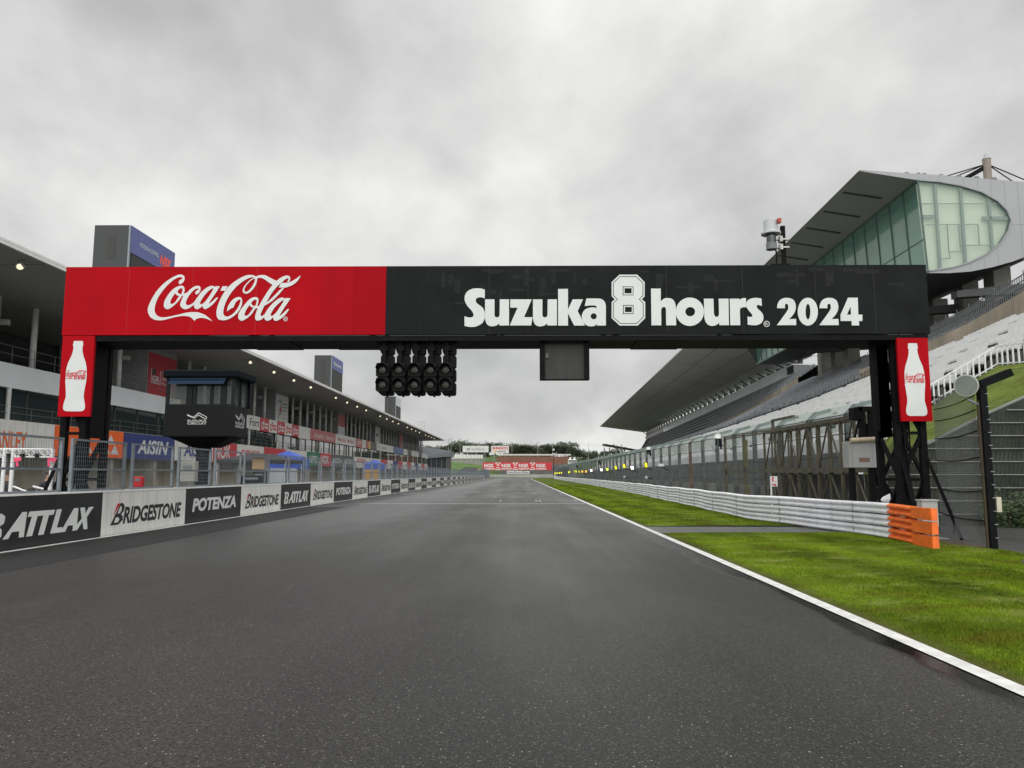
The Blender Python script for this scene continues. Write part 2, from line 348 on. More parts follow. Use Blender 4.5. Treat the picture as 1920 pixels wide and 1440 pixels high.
# ------------------------------------------------------------------ grass verge
def grass_material(name, dark, light):
    m = bpy.data.materials.new(name); m.use_nodes = True; nt = m.node_tree; N = nt.nodes.new; L = nt.links.new; b = nt.nodes['Principled BSDF']
    ge = N('ShaderNodeNewGeometry'); mp = N('ShaderNodeMapping'); L(ge.outputs['Position'], mp.inputs[0]); mp.inputs['Scale'].default_value = (1, .35, 1)
    n = N('ShaderNodeTexNoise'); n.inputs['Scale'].default_value = .9; n.inputs['Detail'].default_value = 6; L(mp.outputs[0], n.inputs['Vector'])
    n2 = N('ShaderNodeTexNoise'); n2.inputs['Scale'].default_value = 9; n2.inputs['Detail'].default_value = 4; L(ge.outputs['Position'], n2.inputs['Vector'])
    s3 = N('ShaderNodeSeparateXYZ'); L(ge.outputs['Position'], s3.inputs[0])
    wv = N('ShaderNodeMath'); wv.operation = 'SINE'; mm = N('ShaderNodeMath'); mm.operation = 'MULTIPLY'; mm.inputs[1].default_value = 3.1; L(s3.outputs[0], mm.inputs[0]); L(mm.outputs[0], wv.inputs[0])
    ad = N('ShaderNodeMath'); ad.operation = 'MULTIPLY_ADD'; L(wv.outputs[0], ad.inputs[0]); ad.inputs[1].default_value = .07; L(n.outputs['Fac'], ad.inputs[2])
    a2 = N('ShaderNodeMath'); a2.operation = 'MULTIPLY_ADD'; L(n2.outputs['Fac'], a2.inputs[0]); a2.inputs[1].default_value = .45; L(ad.outputs[0], a2.inputs[2])
    cr = N('ShaderNodeValToRGB'); L(a2.outputs[0], cr.inputs[0]); e = cr.color_ramp.elements
    e[0].position = .5; e[0].color = (*dark, 1); e[1].position = .95; e[1].color = (*light, 1)
    q = e.new(.72); q.color = (*[(x + y) / 2 * .95 for x, y in zip(dark, light)], 1)
    n3 = N('ShaderNodeTexNoise'); n3.inputs['Scale'].default_value = 1.6; n3.inputs['Detail'].default_value = 6; n3.inputs['Roughness'].default_value = .65; mp3 = N('ShaderNodeMapping'); mp3.inputs['Scale'].default_value = (.5, .8, 1); mp3.inputs['Location'].default_value = (5, 9, 0); mp3.inputs['Rotation'].default_value = (0, 0, .5); L(ge.outputs['Position'], mp3.inputs[0]); L(mp3.outputs[0], n3.inputs['Vector'])
    def patch(last, lo, hi, f, col):
        r = N('ShaderNodeMapRange'); r.inputs[1].default_value = lo; r.inputs[2].default_value = hi; r.inputs[4].default_value = f; L(n3.outputs['Fac'], r.inputs[0])
        x = N('ShaderNodeMix'); x.data_type = 'RGBA'; L(r.outputs[0], x.inputs[0]); L(last, x.inputs[6]); x.inputs[7].default_value = (*col, 1); return x.outputs[2]
    k = light[1]; last = patch(cr.outputs[0], .54, .68, .75, (k * .95, k * 1.05, k * .28)); last = patch(last, .46, .34, .7, (k * .42, k * .36, k * .05))
    r = N('ShaderNodeMapRange'); r.inputs[1].default_value = 3.92; r.inputs[2].default_value = 3.72; L(s3.outputs[0], r.inputs[0]); q2 = N('ShaderNodeMath'); q2.operation = 'MULTIPLY'; L(r.outputs[0], q2.inputs[0]); L(n2.outputs['Fac'], q2.inputs[1])
    x = N('ShaderNodeMix'); x.data_type = 'RGBA'; L(q2.outputs[0], x.inputs[0]); L(last, x.inputs[6]); x.inputs[7].default_value = (.06, .045, .025, 1); last = x.outputs[2]
    L(last, b.inputs['Base Color']); b.inputs['Roughness'].default_value = .8; b.inputs['Specular IOR Level'].default_value = .06
    return m
turf_m = grass_material('turf', (.036, .056, .005), (.105, .148, .012))
blade_m = grass_material('grass_blade', (.055, .085, .005), (.205, .30, .016))
RAIL = [(8.58, 16.1), (8.72, 18.7), (8.62, 21.2), (7.98, 24.9), (7.85, 27), (8.05, 33), (8.85, 55.5), (9.5, 84), (10.0, 112), (10.4, 170), (10.9, 240), (13, 300)]
def rail_x(y): return lerp([(b, a) for a, b in RAIL], y)
EDGE = [(-6, 6.2), (4, 6.3), (8, 6.6), (10.6, 7.2), (12.6, 8.2), (14.2, 9.0), (15.0, 9.7), (15.7, 9.9), (20.6, 9.6)]
mb = MB()
ys = [-6, 0, 4, 8, 10.6, 12.6, 14.2, 15.0, 15.7, 18, 20.6]
mb.loft([[(3.70, y, .006), (3.78, y, .014), (5.2, y, .035), (lerp(EDGE, y) - .5, y, .03), (lerp(EDGE, y), y, -.01)] for y in ys])
ys = [23.2, 27, 33, 54, 84, 112, 170, 240, 300]
mb.loft([[(3.70 + lerp(CURVE, y), y, .006), (3.78 + lerp(CURVE, y), y, .014), ((3.75 + lerp(CURVE, y) + rail_x(y)) / 2, y, .04), (max(rail_x(y), 3.8 + lerp(CURVE, y)) + .7, y, .03)] for y in ys])
struct(mb.build('grass_verge', turf_m))
sheet('bare_soil', [(8.95, 16.5), (9.9, 16.35), (10.1, 18.4), (9.0, 18.6)], .035, mat('wet_soil', (.05, .036, .025), .8, var=.5, scale=6, bump=.5))
sheet('service_path', [(3.72, 20.4), (9.6, 20.2), (9.4, 23.5), (3.72, 23.7)], .006, asphalt('path_asphalt', (.10, .10, .098), (.25, .4)))
def blades():
    P = []
    def scatter(n, y0, y1, hi, lo, wid):
        y = y0 + (y1 - y0) * rng.random(n) ** 1.0
        e = np.array([(lerp(EDGE, v) if v < 22 else rail_x(v) + .3) for v in y]); c = np.array([lerp(CURVE, v) for v in y])
        x = 3.74 + c + (e - 3.74 - c) * rng.random(n)
        x += np.where(rng.random(n) < .06, rng.normal(0, .03, n), 0)
        z = np.where(y < 22, .012 + .02 * np.clip((x - 3.75) / 1.4, 0, 1) - .03 * np.clip((x - e + .5) / .5, 0, 1), .03)
        clump = .65 + .35 * np.sin(x * 2.3 + 1.7 * np.sin(y * .9)) * np.sin(y * 1.7 + x)
        h = (lo + (hi - lo) * rng.random(n)) * clump * np.clip((x - 3.72) * 6, .35, 1); a = rng.random(n) * 2 * np.pi; t = rng.random(n) * 2 * np.pi; ln = h * (.25 + .75 * rng.random(n))
        w = wid * (.6 + .8 * rng.random(n))
        p0 = np.stack([x - np.cos(a) * w, y - np.sin(a) * w, z], 1); p1 = np.stack([x + np.cos(a) * w, y + np.sin(a) * w, z], 1)
        p2 = np.stack([x + np.cos(t) * ln, y + np.sin(t) * ln, z + h], 1); P.append(np.stack([p0, p1, p2], 1))
    scatter(90000, 4.5, 9, .05, .018, .0026); scatter(150000, 9, 20.4, .05, .02, .0045); scatter(50000, 23.5, 45, .07, .03, .012); scatter(25000, 45, 110, .08, .04, .03)
    V = np.concatenate(P).reshape(-1, 3); n = len(V) // 3
    me = bpy.data.meshes.new('grass'); me.vertices.add(len(V)); me.vertices.foreach_set('co', V.ravel().astype('f4'))
    me.loops.add(len(V)); me.loops.foreach_set('vertex_index', np.arange(len(V), dtype='i4')); me.polygons.add(n)
    me.polygons.foreach_set('loop_start', np.arange(0, len(V), 3, dtype='i4')); me.polygons.foreach_set('loop_total', np.full(n, 3, dtype='i4')); me.update()
    me.materials.append(blade_m); tag(link('grass', me), 'short green mown grass on the verge beside the track', 'grass', kind='stuff')
blades()
# ------------------------------------------------------------------ start gantry
YG = 18.5
COKE = ["780,360 785,380 815,392 860,370 900,320 915,260 900,210 850,180 790,180 700,210 560,290 420,400 300,530 200,680 120,840 85,960 100,1060 150,1140 230,1190 340,1208 450,1198 580,1165 720,1130 850,1110 960,1112 1050,1140 1100,1180 1135,1222! 1180,1175 1250,1155 1330,1155 1430,1180 1540,1232! 1480,1170 1400,1105 1310,1055 1200,1025 1090,1022 960,1035 830,1065 680,1100 540,1130 420,1140 330,1120 270,1070 240,1000 240,930 265,820 320,690 400,570 490,460 600,350 700,275 790,240 850,240 868,265 850,280 810,300 785,335",
 "510,955 460,920 445,860 460,780 510,680 590,570 690,480 790,435 860,430 900,460 915,520 905,570 885,620 850,665 800,740 720,830 620,915 560,950|600,830 595,790 630,700 700,600! 740,640 790,660! 740,740 680,815 630,838|755,560 770,530 820,490 850,485 865,510 860,560 835,620 800,610 765,590",
 "870,615! 960,585 1050,500 1130,450 1200,430 1255,445 1275,495 1260,555 1220,605 1180,622 1152,605 1160,565 1200,525 1235,515 1225,495 1195,490 1140,515 1060,590 990,690 945,790 945,840 980,868 1040,855 1100,820 1150,770! 1160,830! 1060,905 990,945 920,958 855,930 815,870 825,800 860,715 885,660! 850,655!",
 "1125,880 1130,800 1200,690 1300,560 1400,480 1480,440 1540,430 1575,445 1590,460! 1600,440! 1708,440! 1640,550 1540,700 1450,835! 1490,815 1560,760 1620,700 1650,690! 1668,700! 1600,790 1520,870 1440,930 1380,955 1335,935 1315,880! 1260,930 1190,957 1140,930|1265,830 1270,790 1330,690 1420,580 1500,510 1545,490 1555,510 1500,610 1420,730 1350,810 1290,845",
 "1765,440! 1885,440! 1825,540! 1720,540!",
 "1865,1008! 1880,920 1930,820 2010,730 2090,690 2150,685 2195,710 2210,780 2195,870 2150,970 2080,1060 1980,1140 1880,1190 1780,1208 1700,1195 1650,1150 1630,1060 1640,950 1680,820 1760,650 1860,500 1980,380 2120,280 2260,210 2370,185 2460,195 2520,222! 2560,203 2640,187 2730,195 2830,245 2990,325! 2900,415! 2800,350 2710,285 2620,250 2545,265! 2542,320 2510,420 2440,520 2360,590 2290,608 2235,585 2220,530 2245,460 2310,370 2400,290 2478,250! 2420,240 2320,275 2200,350 2080,450 1960,590 1860,760 1800,920 1785,1040 1810,1100 1870,1122 1960,1090 2050,1010 2120,910 2165,800 2170,750 2140,740 2080,785 2040,850 2015,915! 1940,955|2260,530 2270,480 2320,400 2410,310 2492,268 2495,310 2460,400 2400,490 2330,555 2280,565",
 "2180,1215 2130,1175 2120,1110 2140,1030 2210,920 2300,810 2380,730 2460,690 2530,688 2570,715 2575,770 2560,850 2545,890! 2600,880! 2580,940! 2510,942 2450,1030 2370,1120 2270,1190 2220,1213|2260,1080 2270,1040 2320,940 2375,865! 2410,905 2465,920! 2410,1000 2350,1080 2290,1105|2415,820 2430,790 2480,750 2520,745 2535,770 2520,840 2500,885 2460,880 2425,850",
 "2500,1130 2510,1080 2540,980 2600,860 2680,720 2780,560 2900,400 3030,280 3140,215 3220,200 3270,215 3290,260 3280,310 3260,345! 3220,345! 3245,295 3250,265 3220,262 3160,300 3080,375 2980,460 2860,620 2750,810! 2840,740 2960,620 3060,520 3120,480! 3155,480! 3080,570 2980,680 2860,790 2710,880! 2660,980 2625,1060 2625,1100 2650,1110 2690,1090 2740,1040! 2770,1060! 2710,1130 2640,1190 2560,1215 2510,1190",
 "3030,465! 3080,385 3110,368 3220,360 3320,330 3420,270 3525,195! 3480,290 3380,390 3280,440 3180,470 3100,470",
 "2710,1150 2720,1060 2780,960 2870,850 2970,760 3060,705 3120,695 3160,715 3170,725! 3185,705! 3300,710! 3240,800 3140,950 3045,1105! 3080,1090 3160,1020 3230,950! 3265,955! 3220,1030 3130,1130 3040,1195 2970,1218 2920,1195 2905,1135! 2850,1190 2780,1218 2725,1195|2850,1085 2870,1030 2940,920 3030,830 3110,765 3140,760 3135,790 3070,890 2990,1010 2920,1085 2870,1110"]
def outline(s): return [smooth_pts(l) for l in s.split('|')]
coke = [drawn(outline(s)) for s in COKE]
coke_r = drawn([circle(3185, 1175, 50), circle(3185, 1175, 39)])
def lay(mb, shp, fn):   # shape given in drawing units -> world by fn
    vs, fs = shp; mb.add([fn(x, y) for x, y in vs], fs)
def coke_logo(mb, fn):
    for i, s in enumerate(coke): lay(mb, s, lambda x, y, i=i: fn(x, y, .004 + .0015 * i))
def front(x, y, d=.004): p = at(x, y, YG - d); return p
gantry = thing('start_gantry', 'wide start gantry spanning the track with red and black banner', 'gantry', (0, YG, 0))
pl, pr, pm = at(120.5, 560, YG).x, at(1740, 560, YG).x, at(723.5, 560, YG).x
zt, zb = at(930, 498.5, YG).z, at(930, 627, YG).z
mb = MB(); mb.box(pl, at(602, 560, YG).x, YG, YG + .12, zb, zt); redp = mb.build('red_banner', red_panel, gantry)
for p0_, p1_, m_ in ((602, 662, mat('red_sheet', (.33, .0028, .008), .55, var=.08, scale=.8, spec=.06)), (662, 723.3, mat('deep_red_sheet', (.30, .002, .007), .55, var=.06, scale=.8, spec=.06))): MB().box(at(p0_, 560, YG).x + .002, at(p1_, 560, YG).x, YG, YG + .12, zb, zt).build('banner_sheet', m_, redp)
mb = MB(); coke_logo(mb, lambda x, y, d: front(270 + x / 12, 500 + y / 12, d)); lay(mb, coke_r, lambda x, y: front(270 + x / 12, 500 + y / 12))
a, b = front(270 + 3163 / 12, 500 + 1198 / 12), front(270 + 3208 / 12, 500 + 1152 / 12); text_y(mb, 'R', YG, a.x, b.x, a.z, b.z, bold=.01)
mb.build('script_lettering', letter_white, redp)
mb = MB(); xs_ = at(795, 560, YG).x; mb.box(xs_ + .002, pr, YG, YG + .12, zb, zt); blackp = mb.build('black_banner', dark_panel, gantry)
MB().box(pm + .003, xs_, YG, YG + .12, zb, zt).build('banner_sheet', mat('gloss_black_sheet', (.006, .007, .008), .45, var=.3, scale=2, stretch=(3, 1, .5), spec=.1), blackp)
mb = MB(); rr = random.Random(21)   # ghosts of older vinyl
for k in range(46):
    w_, h_ = (rr.uniform(.05, .16), rr.uniform(.15, .5)) if k % 2 else (rr.uniform(.2, .7), rr.uniform(.04, .12)); x_ = rr.uniform(xs_ + .2, pr - .9); z_ = rr.uniform(zb + .95, zt - h_ - .05) if k % 5 else rr.uniform(zb + .1, zt - h_ - .05)
    y_ = YG - .0006 - .00004 * k; mb.quad((x_, y_, z_), (x_ + w_, y_, z_ + rr.uniform(-.01, .01)), (x_ + w_ * rr.uniform(.9, 1.1), y_, z_ + h_), (x_ + rr.uniform(-.02, .02), y_, z_ + h_))
o = mb.build('vinyl_ghost', mat('vinyl_ghost', (.0122, .0133, .0145), .5, var=.3, scale=6, spec=.12), blackp); o['kind'] = 'stuff'
def SZ(ox, oy, sc): return lambda x, y: (ox + x / sc, oy + y / sc)
U1 = "475,540! 645,540! 645,800! 648,835 665,858 690,865 718,857 733,835 737,800! 740,540! 907,540! 907,1010! 733,1010! 733,970! 680,1010 600,1027 530,1005 490,950 475,870!"
G = [(SZ(860, 505, 9.6), "470,365! 470,525! 420,505 370,503 320,525 308,570 340,620 410,670 450,720 470,790 468,880 430,960 360,1010 280,1035 190,1035 105,1018! 105,845! 160,862 220,865 260,845 265,800 230,740 160,660 120,590 105,520 125,440 180,380 250,350 330,342 400,345"),
     (SZ(860, 505, 9.6), U1), (SZ(860, 505, 9.6), "930,540! 1315,540! 1178,860! 1330,862! 1305,1010! 920,1010! 1060,690! 930,690!"),
     (SZ(860 + 862 / 9.6, 505, 9.6), U1),
     (SZ(1040, 505, 9.6), "62,352! 240,352! 240,720! 325,540! 510,540! 415,750! 545,1012! 350,1012! 240,790! 240,1012! 62,1012!"),
     (SZ(1040, 505, 9.6), "570,525! 780,525 850,540 905,590 922,660! 922,1012! 760,1012! 760,985! 720,1015 650,1027 570,1005 510,940 487,850 510,770 560,715 630,690 700,685 758,698! 750,665 720,652 640,650 540,662!|O703,845,55,55"),
     (SZ(1040, 505, 9.6), "1165,95! 1485,95! 1620,230! 1620,485! 1570,540! 1630,590! 1630,880! 1495,1012! 1170,1012! 1025,880! 1025,590! 1080,540! 1025,485! 1025,230!|1172,125! 1470,125! 1595,245! 1595,470! 1530,540! 1600,605! 1600,865! 1480,982! 1185,982! 1050,865! 1050,605! 1122,540! 1050,470! 1050,245!"),
     (SZ(1040, 505, 9.6), "1177,137! 1465,137! 1583,250! 1583,465! 1515,540! 1588,610! 1588,860! 1475,970! 1190,970! 1062,860! 1062,610! 1137,540! 1062,465! 1062,250!|1225,308! 1418,308! 1418,468! 1225,468!|1230,642! 1420,642! 1420,805! 1230,805!"),
     (SZ(1040, 505, 9.6), "1238,320! 1406,320! 1406,456! 1238,456!|1258,340! 1385,340! 1385,432! 1258,432!"),
     (SZ(1040, 505, 9.6), "1243,655! 1408,655! 1408,792! 1243,792!|1265,677! 1388,677! 1388,770! 1265,770!"),
     (SZ(1210, 505, 8), "85,288! 232,288! 232,480! 280,440 340,430 400,445 440,490 458,560! 463,840! 313,840! 310,610! 302,575 275,565 248,580 238,620! 240,840! 92,840!"),
     (SZ(1210, 505, 8), "O668,636,212,214|O673,635,73,70"),
     (SZ(1210, 505, 8), "878,440! 1022,440! 1028,665! 1045,703 1070,712 1095,700 1105,670! 1100,440! 1247,440! 1255,838! 1110,838! 1108,800! 1065,835 1000,850 940,830 900,780 885,710!"),
     (SZ(1210, 505, 8), "1265,440! 1412,440! 1412,458! 1455,435 1510,430! 1510,570! 1470,568 1430,585 1418,620! 1425,838! 1275,838!"),
     (SZ(1210, 505, 8), "1742,440! 1748,550! 1720,540 1690,535 1670,550 1685,590 1740,640 1768,690 1770,750 1740,805 1680,835 1600,838 1535,830! 1532,708! 1580,715 1605,700 1595,670 1545,610 1515,560 1515,500 1550,455 1620,430 1690,430"),
     (SZ(1210, 505, 8), "O1820,818,45,45|O1820,818,35,35")]
TWO = "260,460! 265,400 300,325 360,285 430,272 510,285 570,330 598,420 585,510 540,590 475,655! 600,652! 605,765! 255,765! 440,510 460,430 450,390 430,382 405,395 400,460!"
G += [(SZ(1430, 530, 9.6), TWO), (SZ(1430, 530, 9.6), "O813,522,182,252|O815,522,43,140"), (SZ(1430 + 764 / 9.6, 530, 9.6), TWO),
      (SZ(1430, 530, 9.6), "1535,270! 1712,270! 1722,575! 1795,575! 1795,690! 1735,690! 1738,770! 1603,770! 1600,690! 1403,690! 1400,580!|1582,430! 1590,575! 1518,575!")]
mb = MB()
for i, (fn, s) in enumerate(G):
    lo = [circle(*[float(q) for q in l[1:].split(',')]) if l[0] == 'O' else smooth_pts(l) for l in s.split('|')]
    lay(mb, drawn(lo), lambda x, y, fn=fn, i=i: front(*fn(x, y), .004 + .001 * i))
a, b = front(1210 + 1802 / 8, 505 + 838 / 8), front(1210 + 1840 / 8, 505 + 798 / 8); text_y(mb, 'R', YG, a.x, b.x, a.z, b.z, bold=.01)
mb.build('lettering', letter_white, blackp)
mb = MB()   # panel joints, a hair proud
for px in (917, 990, 1250, 1393, 1530, 1640):
    x = at(px, 560, YG).x; mb.box(x - .004, x + .004, YG - .0015, YG + .02, zb + .02, zt - .02)
mb.build_each('panel_joint', mat('joint_black', (.012, .012, .013), .6), blackp)
mb = MB()
for px in (240, 360, 480):
    x = at(px, 560, YG).x; mb.box(x - .003, x + .003, YG - .0015, YG + .02, zb + .02, zt - .02)
mb.build_each('panel_joint', mat('joint_red', (.36, .008, .014), .5), redp)
mb = MB()   # box truss girder behind the banner
for y in (YG + .2, YG + 1.15):
    for z in (zb - .06, zt - .12): mb.box(pl + .05, pr - .05, y, y + .14, z - .07, z + .07)
n = 14
for k in range(n):
    x0, x1 = pl + .1 + (pr - pl - .2) * k / n, pl + .1 + (pr - pl - .2) * (k + 1) / n
    for y in (YG + .27, YG + 1.22): mb.bar((x0, y, zb if k % 2 else zt - .1), (x1, y, zt - .1 if k % 2 else zb), .07)
    for z in (zb - .05, zt - .1): mb.bar((x0, YG + .27, z), (x0, YG + 1.22, z), .08); mb.bar((x0, YG + .27, z), (x1, YG + 1.22, z), .05)
mb.box(pl + .05, pr - .05, YG + .02, YG + 1.3, zb - .15, zb - .02)
for px in (500, 662, 1240): x = at(px, 560, YG).x; mb.box(x - .6, x + .6, YG + .05, YG + 1.28, zb - .175, zb - .151)
mb.build('girder', steel_black, gantry)
def bottle_panel(side, px0, px1, py0, py1):
    x0, x1 = at(px0, 700, YG).x, at(px1, 700, YG).x; z1, z0 = at(px0, py0, YG).z, at(px0, py1, YG).z
    mb = MB(); mb.box(x0, x1, YG - .02, YG + .06, z0, z1); p = mb.build('bottle_board', red_panel, gantry)
    prof = [(168, 60), (176, 68), (200, 68), (215, 70), (235, 75), (250, 70), (262, 64), (330, 69), (400, 85), (450, 103), (510, 125), (580, 141), (650, 149), (720, 152), (800, 150), (900, 139), (980, 131), (1050, 128), (1110, 140), (1160, 152), (1205, 157), (1245, 152), (1268, 135), (1278, 100)]
    H = 1272.0; Wd = 460.0
    def fr(u, v, d): return ((x0 + x1) / 2 + u / Wd * (x1 - x0), YG - .02 - d, z1 - (v - 86) / H * (z1 - z0))
    mb = MB(); mb.quad(*[fr(-h, v, .004) for v, h in prof] + [fr(h, v, .004) for v, h in prof[::-1]]); bt = mb.build('bottle_shape', letter_white, p)
    mb = MB()   # the script runs off both edges of the bottle
    def clipx(x, v):
        h = lerp(prof, v); return max(-h, min(h, x))
    coke_logo(mb, lambda x, y, d: fr(lerp(prof, 630 + (y - 180) / 1050 * 148) * math.sin(max(-1.57, min(1.57, (x - 1850) / 1750 * 1.45))), 630 + (y - 180) / 1050 * 148, d + .004))
    mb.build('script_lettering', letter_red, bt)
    mb = MB()
    for x in (x0 + .06, x1 - .06): mb.box(x - .04, x + .04, YG + .06, YG + .2, z0 + .1, z1 + .04)
    mb.build('bracket', steel_black, p)
bottle_panel(-1, 114, 174, 630, 781); bottle_panel(1, 1684.5, 1742.5, 634, 790)
def tower(xa, xb, out):
    for x in (xa, xb):
        for y in (YG + .25, YG + 1.2): MB().box(x - .075, x + .075, y - .075, y + .075, 0, zb - .02).build('leg', steel_black, gantry)
    mb = MB()
    for y in (YG + .25, YG + 1.2):
        for k in range(4):
            z0, z1 = .3 + k * 1.12, .3 + (k + 1) * 1.12
            mb.bar((xa, y, z0 if k % 2 else z1), (xb, y, z1 if k % 2 else z0), .09); mb.bar((xa, y, z1), (xb, y, z1), .07)
    for x in (xa, xb):
        for k in range(4): z0, z1 = .3 + k * 1.12, .3 + (k + 1) * 1.12; mb.bar((x, YG + .25, z0 if k % 2 else z1), (x, YG + 1.2, z1 if k % 2 else z0), .08)
    mb.build('bracing', steel_black, gantry)
    mb = MB()
    for x in (xa, xb): mb.bar((x + .05 * out, YG + .2, 1.95), (x + out * (.62 if (x > xa) == (out > 0) else .3), YG + .05 - .1, .02), .12, .07)
    mb.build_each('raking_brace', steel_black, gantry); x = xb if out < 0 else xa; MB().box(x - .09, x + .10 * -out + .01, YG + .32, YG + .95, 2.45, zb - .16).build('cable_duct', steel_black, gantry)
    mb = MB(); mb.box(xa - .3, min(xb + .3, -10.85) if out < 0 else xb + .3, YG - .1, YG + 1.5, -.02, .06); mb.build('footing', concrete, gantry)
tower(at(128, 700, YG + .25).x, at(164, 700, YG + .25).x, -1); tower(at(1676, 700, YG + .25).x, at(1722, 700, YG + .25).x, 1)
mb = MB(); x = at(1664, 800, YG + 1.2).x; rnd = random.Random(3)
for q in range(4):
    pts = [Vector((x - .1 + .05 * q + .04 * math.sin(t * 1.3 + q), YG + .1 + .06 * q, .9 + (zb - .9) * t / 9)) for t in range(10)]
    for p, r_ in zip(pts, pts[1:]): mb.tube(p, r_, .017, 6)
xa = at(1640, 800, YG + .6).x; mb.box(xa, xa + .10, YG + .5, YG + .7, 2.6, zb - .1)
mb.build('cable', steel_black, gantry)
# ------------------------------------------------------------------ start lights (five hanging heads)
lens_m = mat('lens_dull', (.035, .034, .026), .3, var=.2, scale=20, spec=.4)
housing_m = mat('signal_black', (.004, .0045, .005), .5, var=.3, scale=8, spec=.12)
def rounded(x0, x1, z0, z1, r, y, n=4):
    out = []
    for cx, cz, a in ((x1 - r, z0 + r, -90), (x1 - r, z1 - r, 0), (x0 + r, z1 - r, 90), (x0 + r, z0 + r, 180)):
        for k in range(n + 1): t = R(a + 90 * k / n); out.append((cx + r * math.cos(t), y, cz + r * math.sin(t)))
    return out
where = ['leftmost of the five hanging start lights', 'second start light from the left', 'middle one of the five hanging start lights', 'fourth start light from the left', 'rightmost of the five hanging start lights']
for k, px in enumerate((716.7, 747.3, 777, 806.5, 835.5)):
    c = at(px, 707, YG); x = c.x; z1 = at(px, 680, YG).z; z0 = at(px, 734, YG).z
    t = thing('start_light', where[k] + ', black with two round dull lenses', 'start light', (x, YG, zb - .15), 'start lights under the gantry')
    mb = MB(); mb.prism(rounded(x - .16, x + .16, (z0 + z1) / 2 + .005, z1, .055, YG), (0, .18, 0)); mb.prism(rounded(x - .16, x + .16, z0, (z0 + z1) / 2 - .005, .055, YG), (0, .18, 0))
    mb.box(x - .09, x + .09, YG + .05, YG + .15, z0 - .04, z0 + .02); mb.build('front_housing', housing_m, t, bevel=.008)
    for zc in (z1 - .17, z0 + .17):
        mb = MB(); mb.loft([[(x + .118 * f * math.cos(a), YG - .006 - .02 * (1 - f * f), zc + .118 * f * math.sin(a)) for a in [2 * math.pi * i / 20 for i in range(20)]] for f in (1, .7, .35, .05)], close=True, caps=True)
        mb.build('lens', lens_m, t, smooth=True)
        mb = MB(); prev = None
        rings = []
        for d in (0, .2):
            rings.append([(x + .14 * math.cos(a), YG - .002 - d * (1 if math.sin(a) > 0 else .2 + .0), zc + .14 * math.sin(a) + .004) for a in [R(-30 + 240 * i / 18) for i in range(19)]])
            rings.append([(x + .128 * math.cos(a), YG - .002 - d * (1 if math.sin(a) > 0 else .2), zc + .128 * math.sin(a) + .004) for a in [R(-30 + 240 * i / 18) for i in range(19)]])
        mb.loft([rings[0], rings[2], rings[3], rings[1]]); mb.build('visor', housing_m, t)
    mb = MB(); bx = x + .06; zz1, zz0 = at(px, 640, YG + .35).z, at(px, 742, YG + .35).z; seg = (zz1 - zz0) / 4
    for q in range(4): mb.prism(rounded(bx - .165, bx + .165, zz0 + seg * q + .006, zz0 + seg * (q + 1) - .006, .06, YG + .32), (0, .2, 0))
    mb.tube((bx, YG + .42, zz0 - .03), (bx, YG + .42, zz0), .03); mb.build('rear_housing', housing_m, t, bevel=.008)
    mb = MB(); mb.box(x - .045, x + .045, YG + .16, YG + .24, z0 + .1, zb - .1); mb.box(x - .1, x + .1, YG + .15, YG + .3, z1 + .32, z1 + .44)
    for dx in (-.07, .07):
        for dz in (.35, .41): mb.tube((x + dx, YG + .14, z1 + dz), (x + dx, YG + .16, z1 + dz), .012, 6)
    mb.build('hanger', steel_black, t)
# ------------------------------------------------------------------ hanging board
b0, b1 = at(1012, 645, YG + .3), at(1105, 712, YG + .3)
t = thing('display_board', 'black hanging display board seen from behind, under the black banner', 'display board', ((b0.x + b1.x) / 2, YG + .3, zb - .15))
mb = MB(); mb.box(b0.x + .1, b1.x - .1, YG + .3, YG + .42, b1.z + .01, b0.z - .01); mb.build('back_panel', mat('board_back', (.02, .02, .016), .6, var=.5, scale=2, stretch=(3, 1, .6)), t)
mb = MB()
for x in (b0.x, b1.x - .12): mb.box(x, x + .12, YG + .22, YG + .5, b1.z, b0.z + .02); mb.box(x + .03, x + .1, YG + .3, YG + .4, b0.z, zb - .1)
mb.box(b0.x + .12, b1.x - .12, YG + .24, YG + .46, b1.z - .005, b1.z + .012); mb.bar((b0.x + .14, YG + .3, b0.z), (b0.x + .25, YG + .35, zb - .1), .02)
mb.build('frame', steel_black, t)
mb = MB(); mb.box(b0.x + .14, b0.x + .22, YG + .25, YG + .3, b0.z - .36, b0.z - .25); mb.build('latch', mat('latch', (.06, .06, .06), .4), t)
# ------------------------------------------------------------------ beacon on the gantry
c = at(1446, 450, YG + .2); q = 18.7 / F
t = thing('beacon_camera', 'grey drum shaped camera unit on a post on top of the gantry', 'camera', (c.x, YG + .3, zt))
zz = lambda py: at(1446, py, YG + .2).z
mb = MB(); mb.tube((c.x, YG + .2, zz(437)), (c.x, YG + .2, zz(414)), .17, 20); mb.tube((c.x, YG + .2, zz(414)), (c.x, YG + .2, zz(412)), .15, 20); mb.tube((c.x, YG + .2, zz(440)), (c.x, YG + .2, zz(436)), .24, 20); mb.build('drum_cover', mat('drum_grey', (.45, .47, .48), .5), t, bevel=.01)
mb = MB(); mb.tube((c.x, YG + .2, zz(458)), (c.x, YG + .2, zz(440)), .115, 18); mb.build('camera_window', dark_glass, t)
mb = MB(); mb.tube((c.x, YG + .2, zz(468)), (c.x, YG + .2, zz(456)), .13, 18); mb.build('base_ring', mid_grey, t)
mb = MB(); mb.box(c.x + .12, c.x + .2, YG - .02, YG + .1, zz(422), zz(414)); mb.build('warning_lamp', mat('lamp_red', (.35, .05, .03), .4), t)
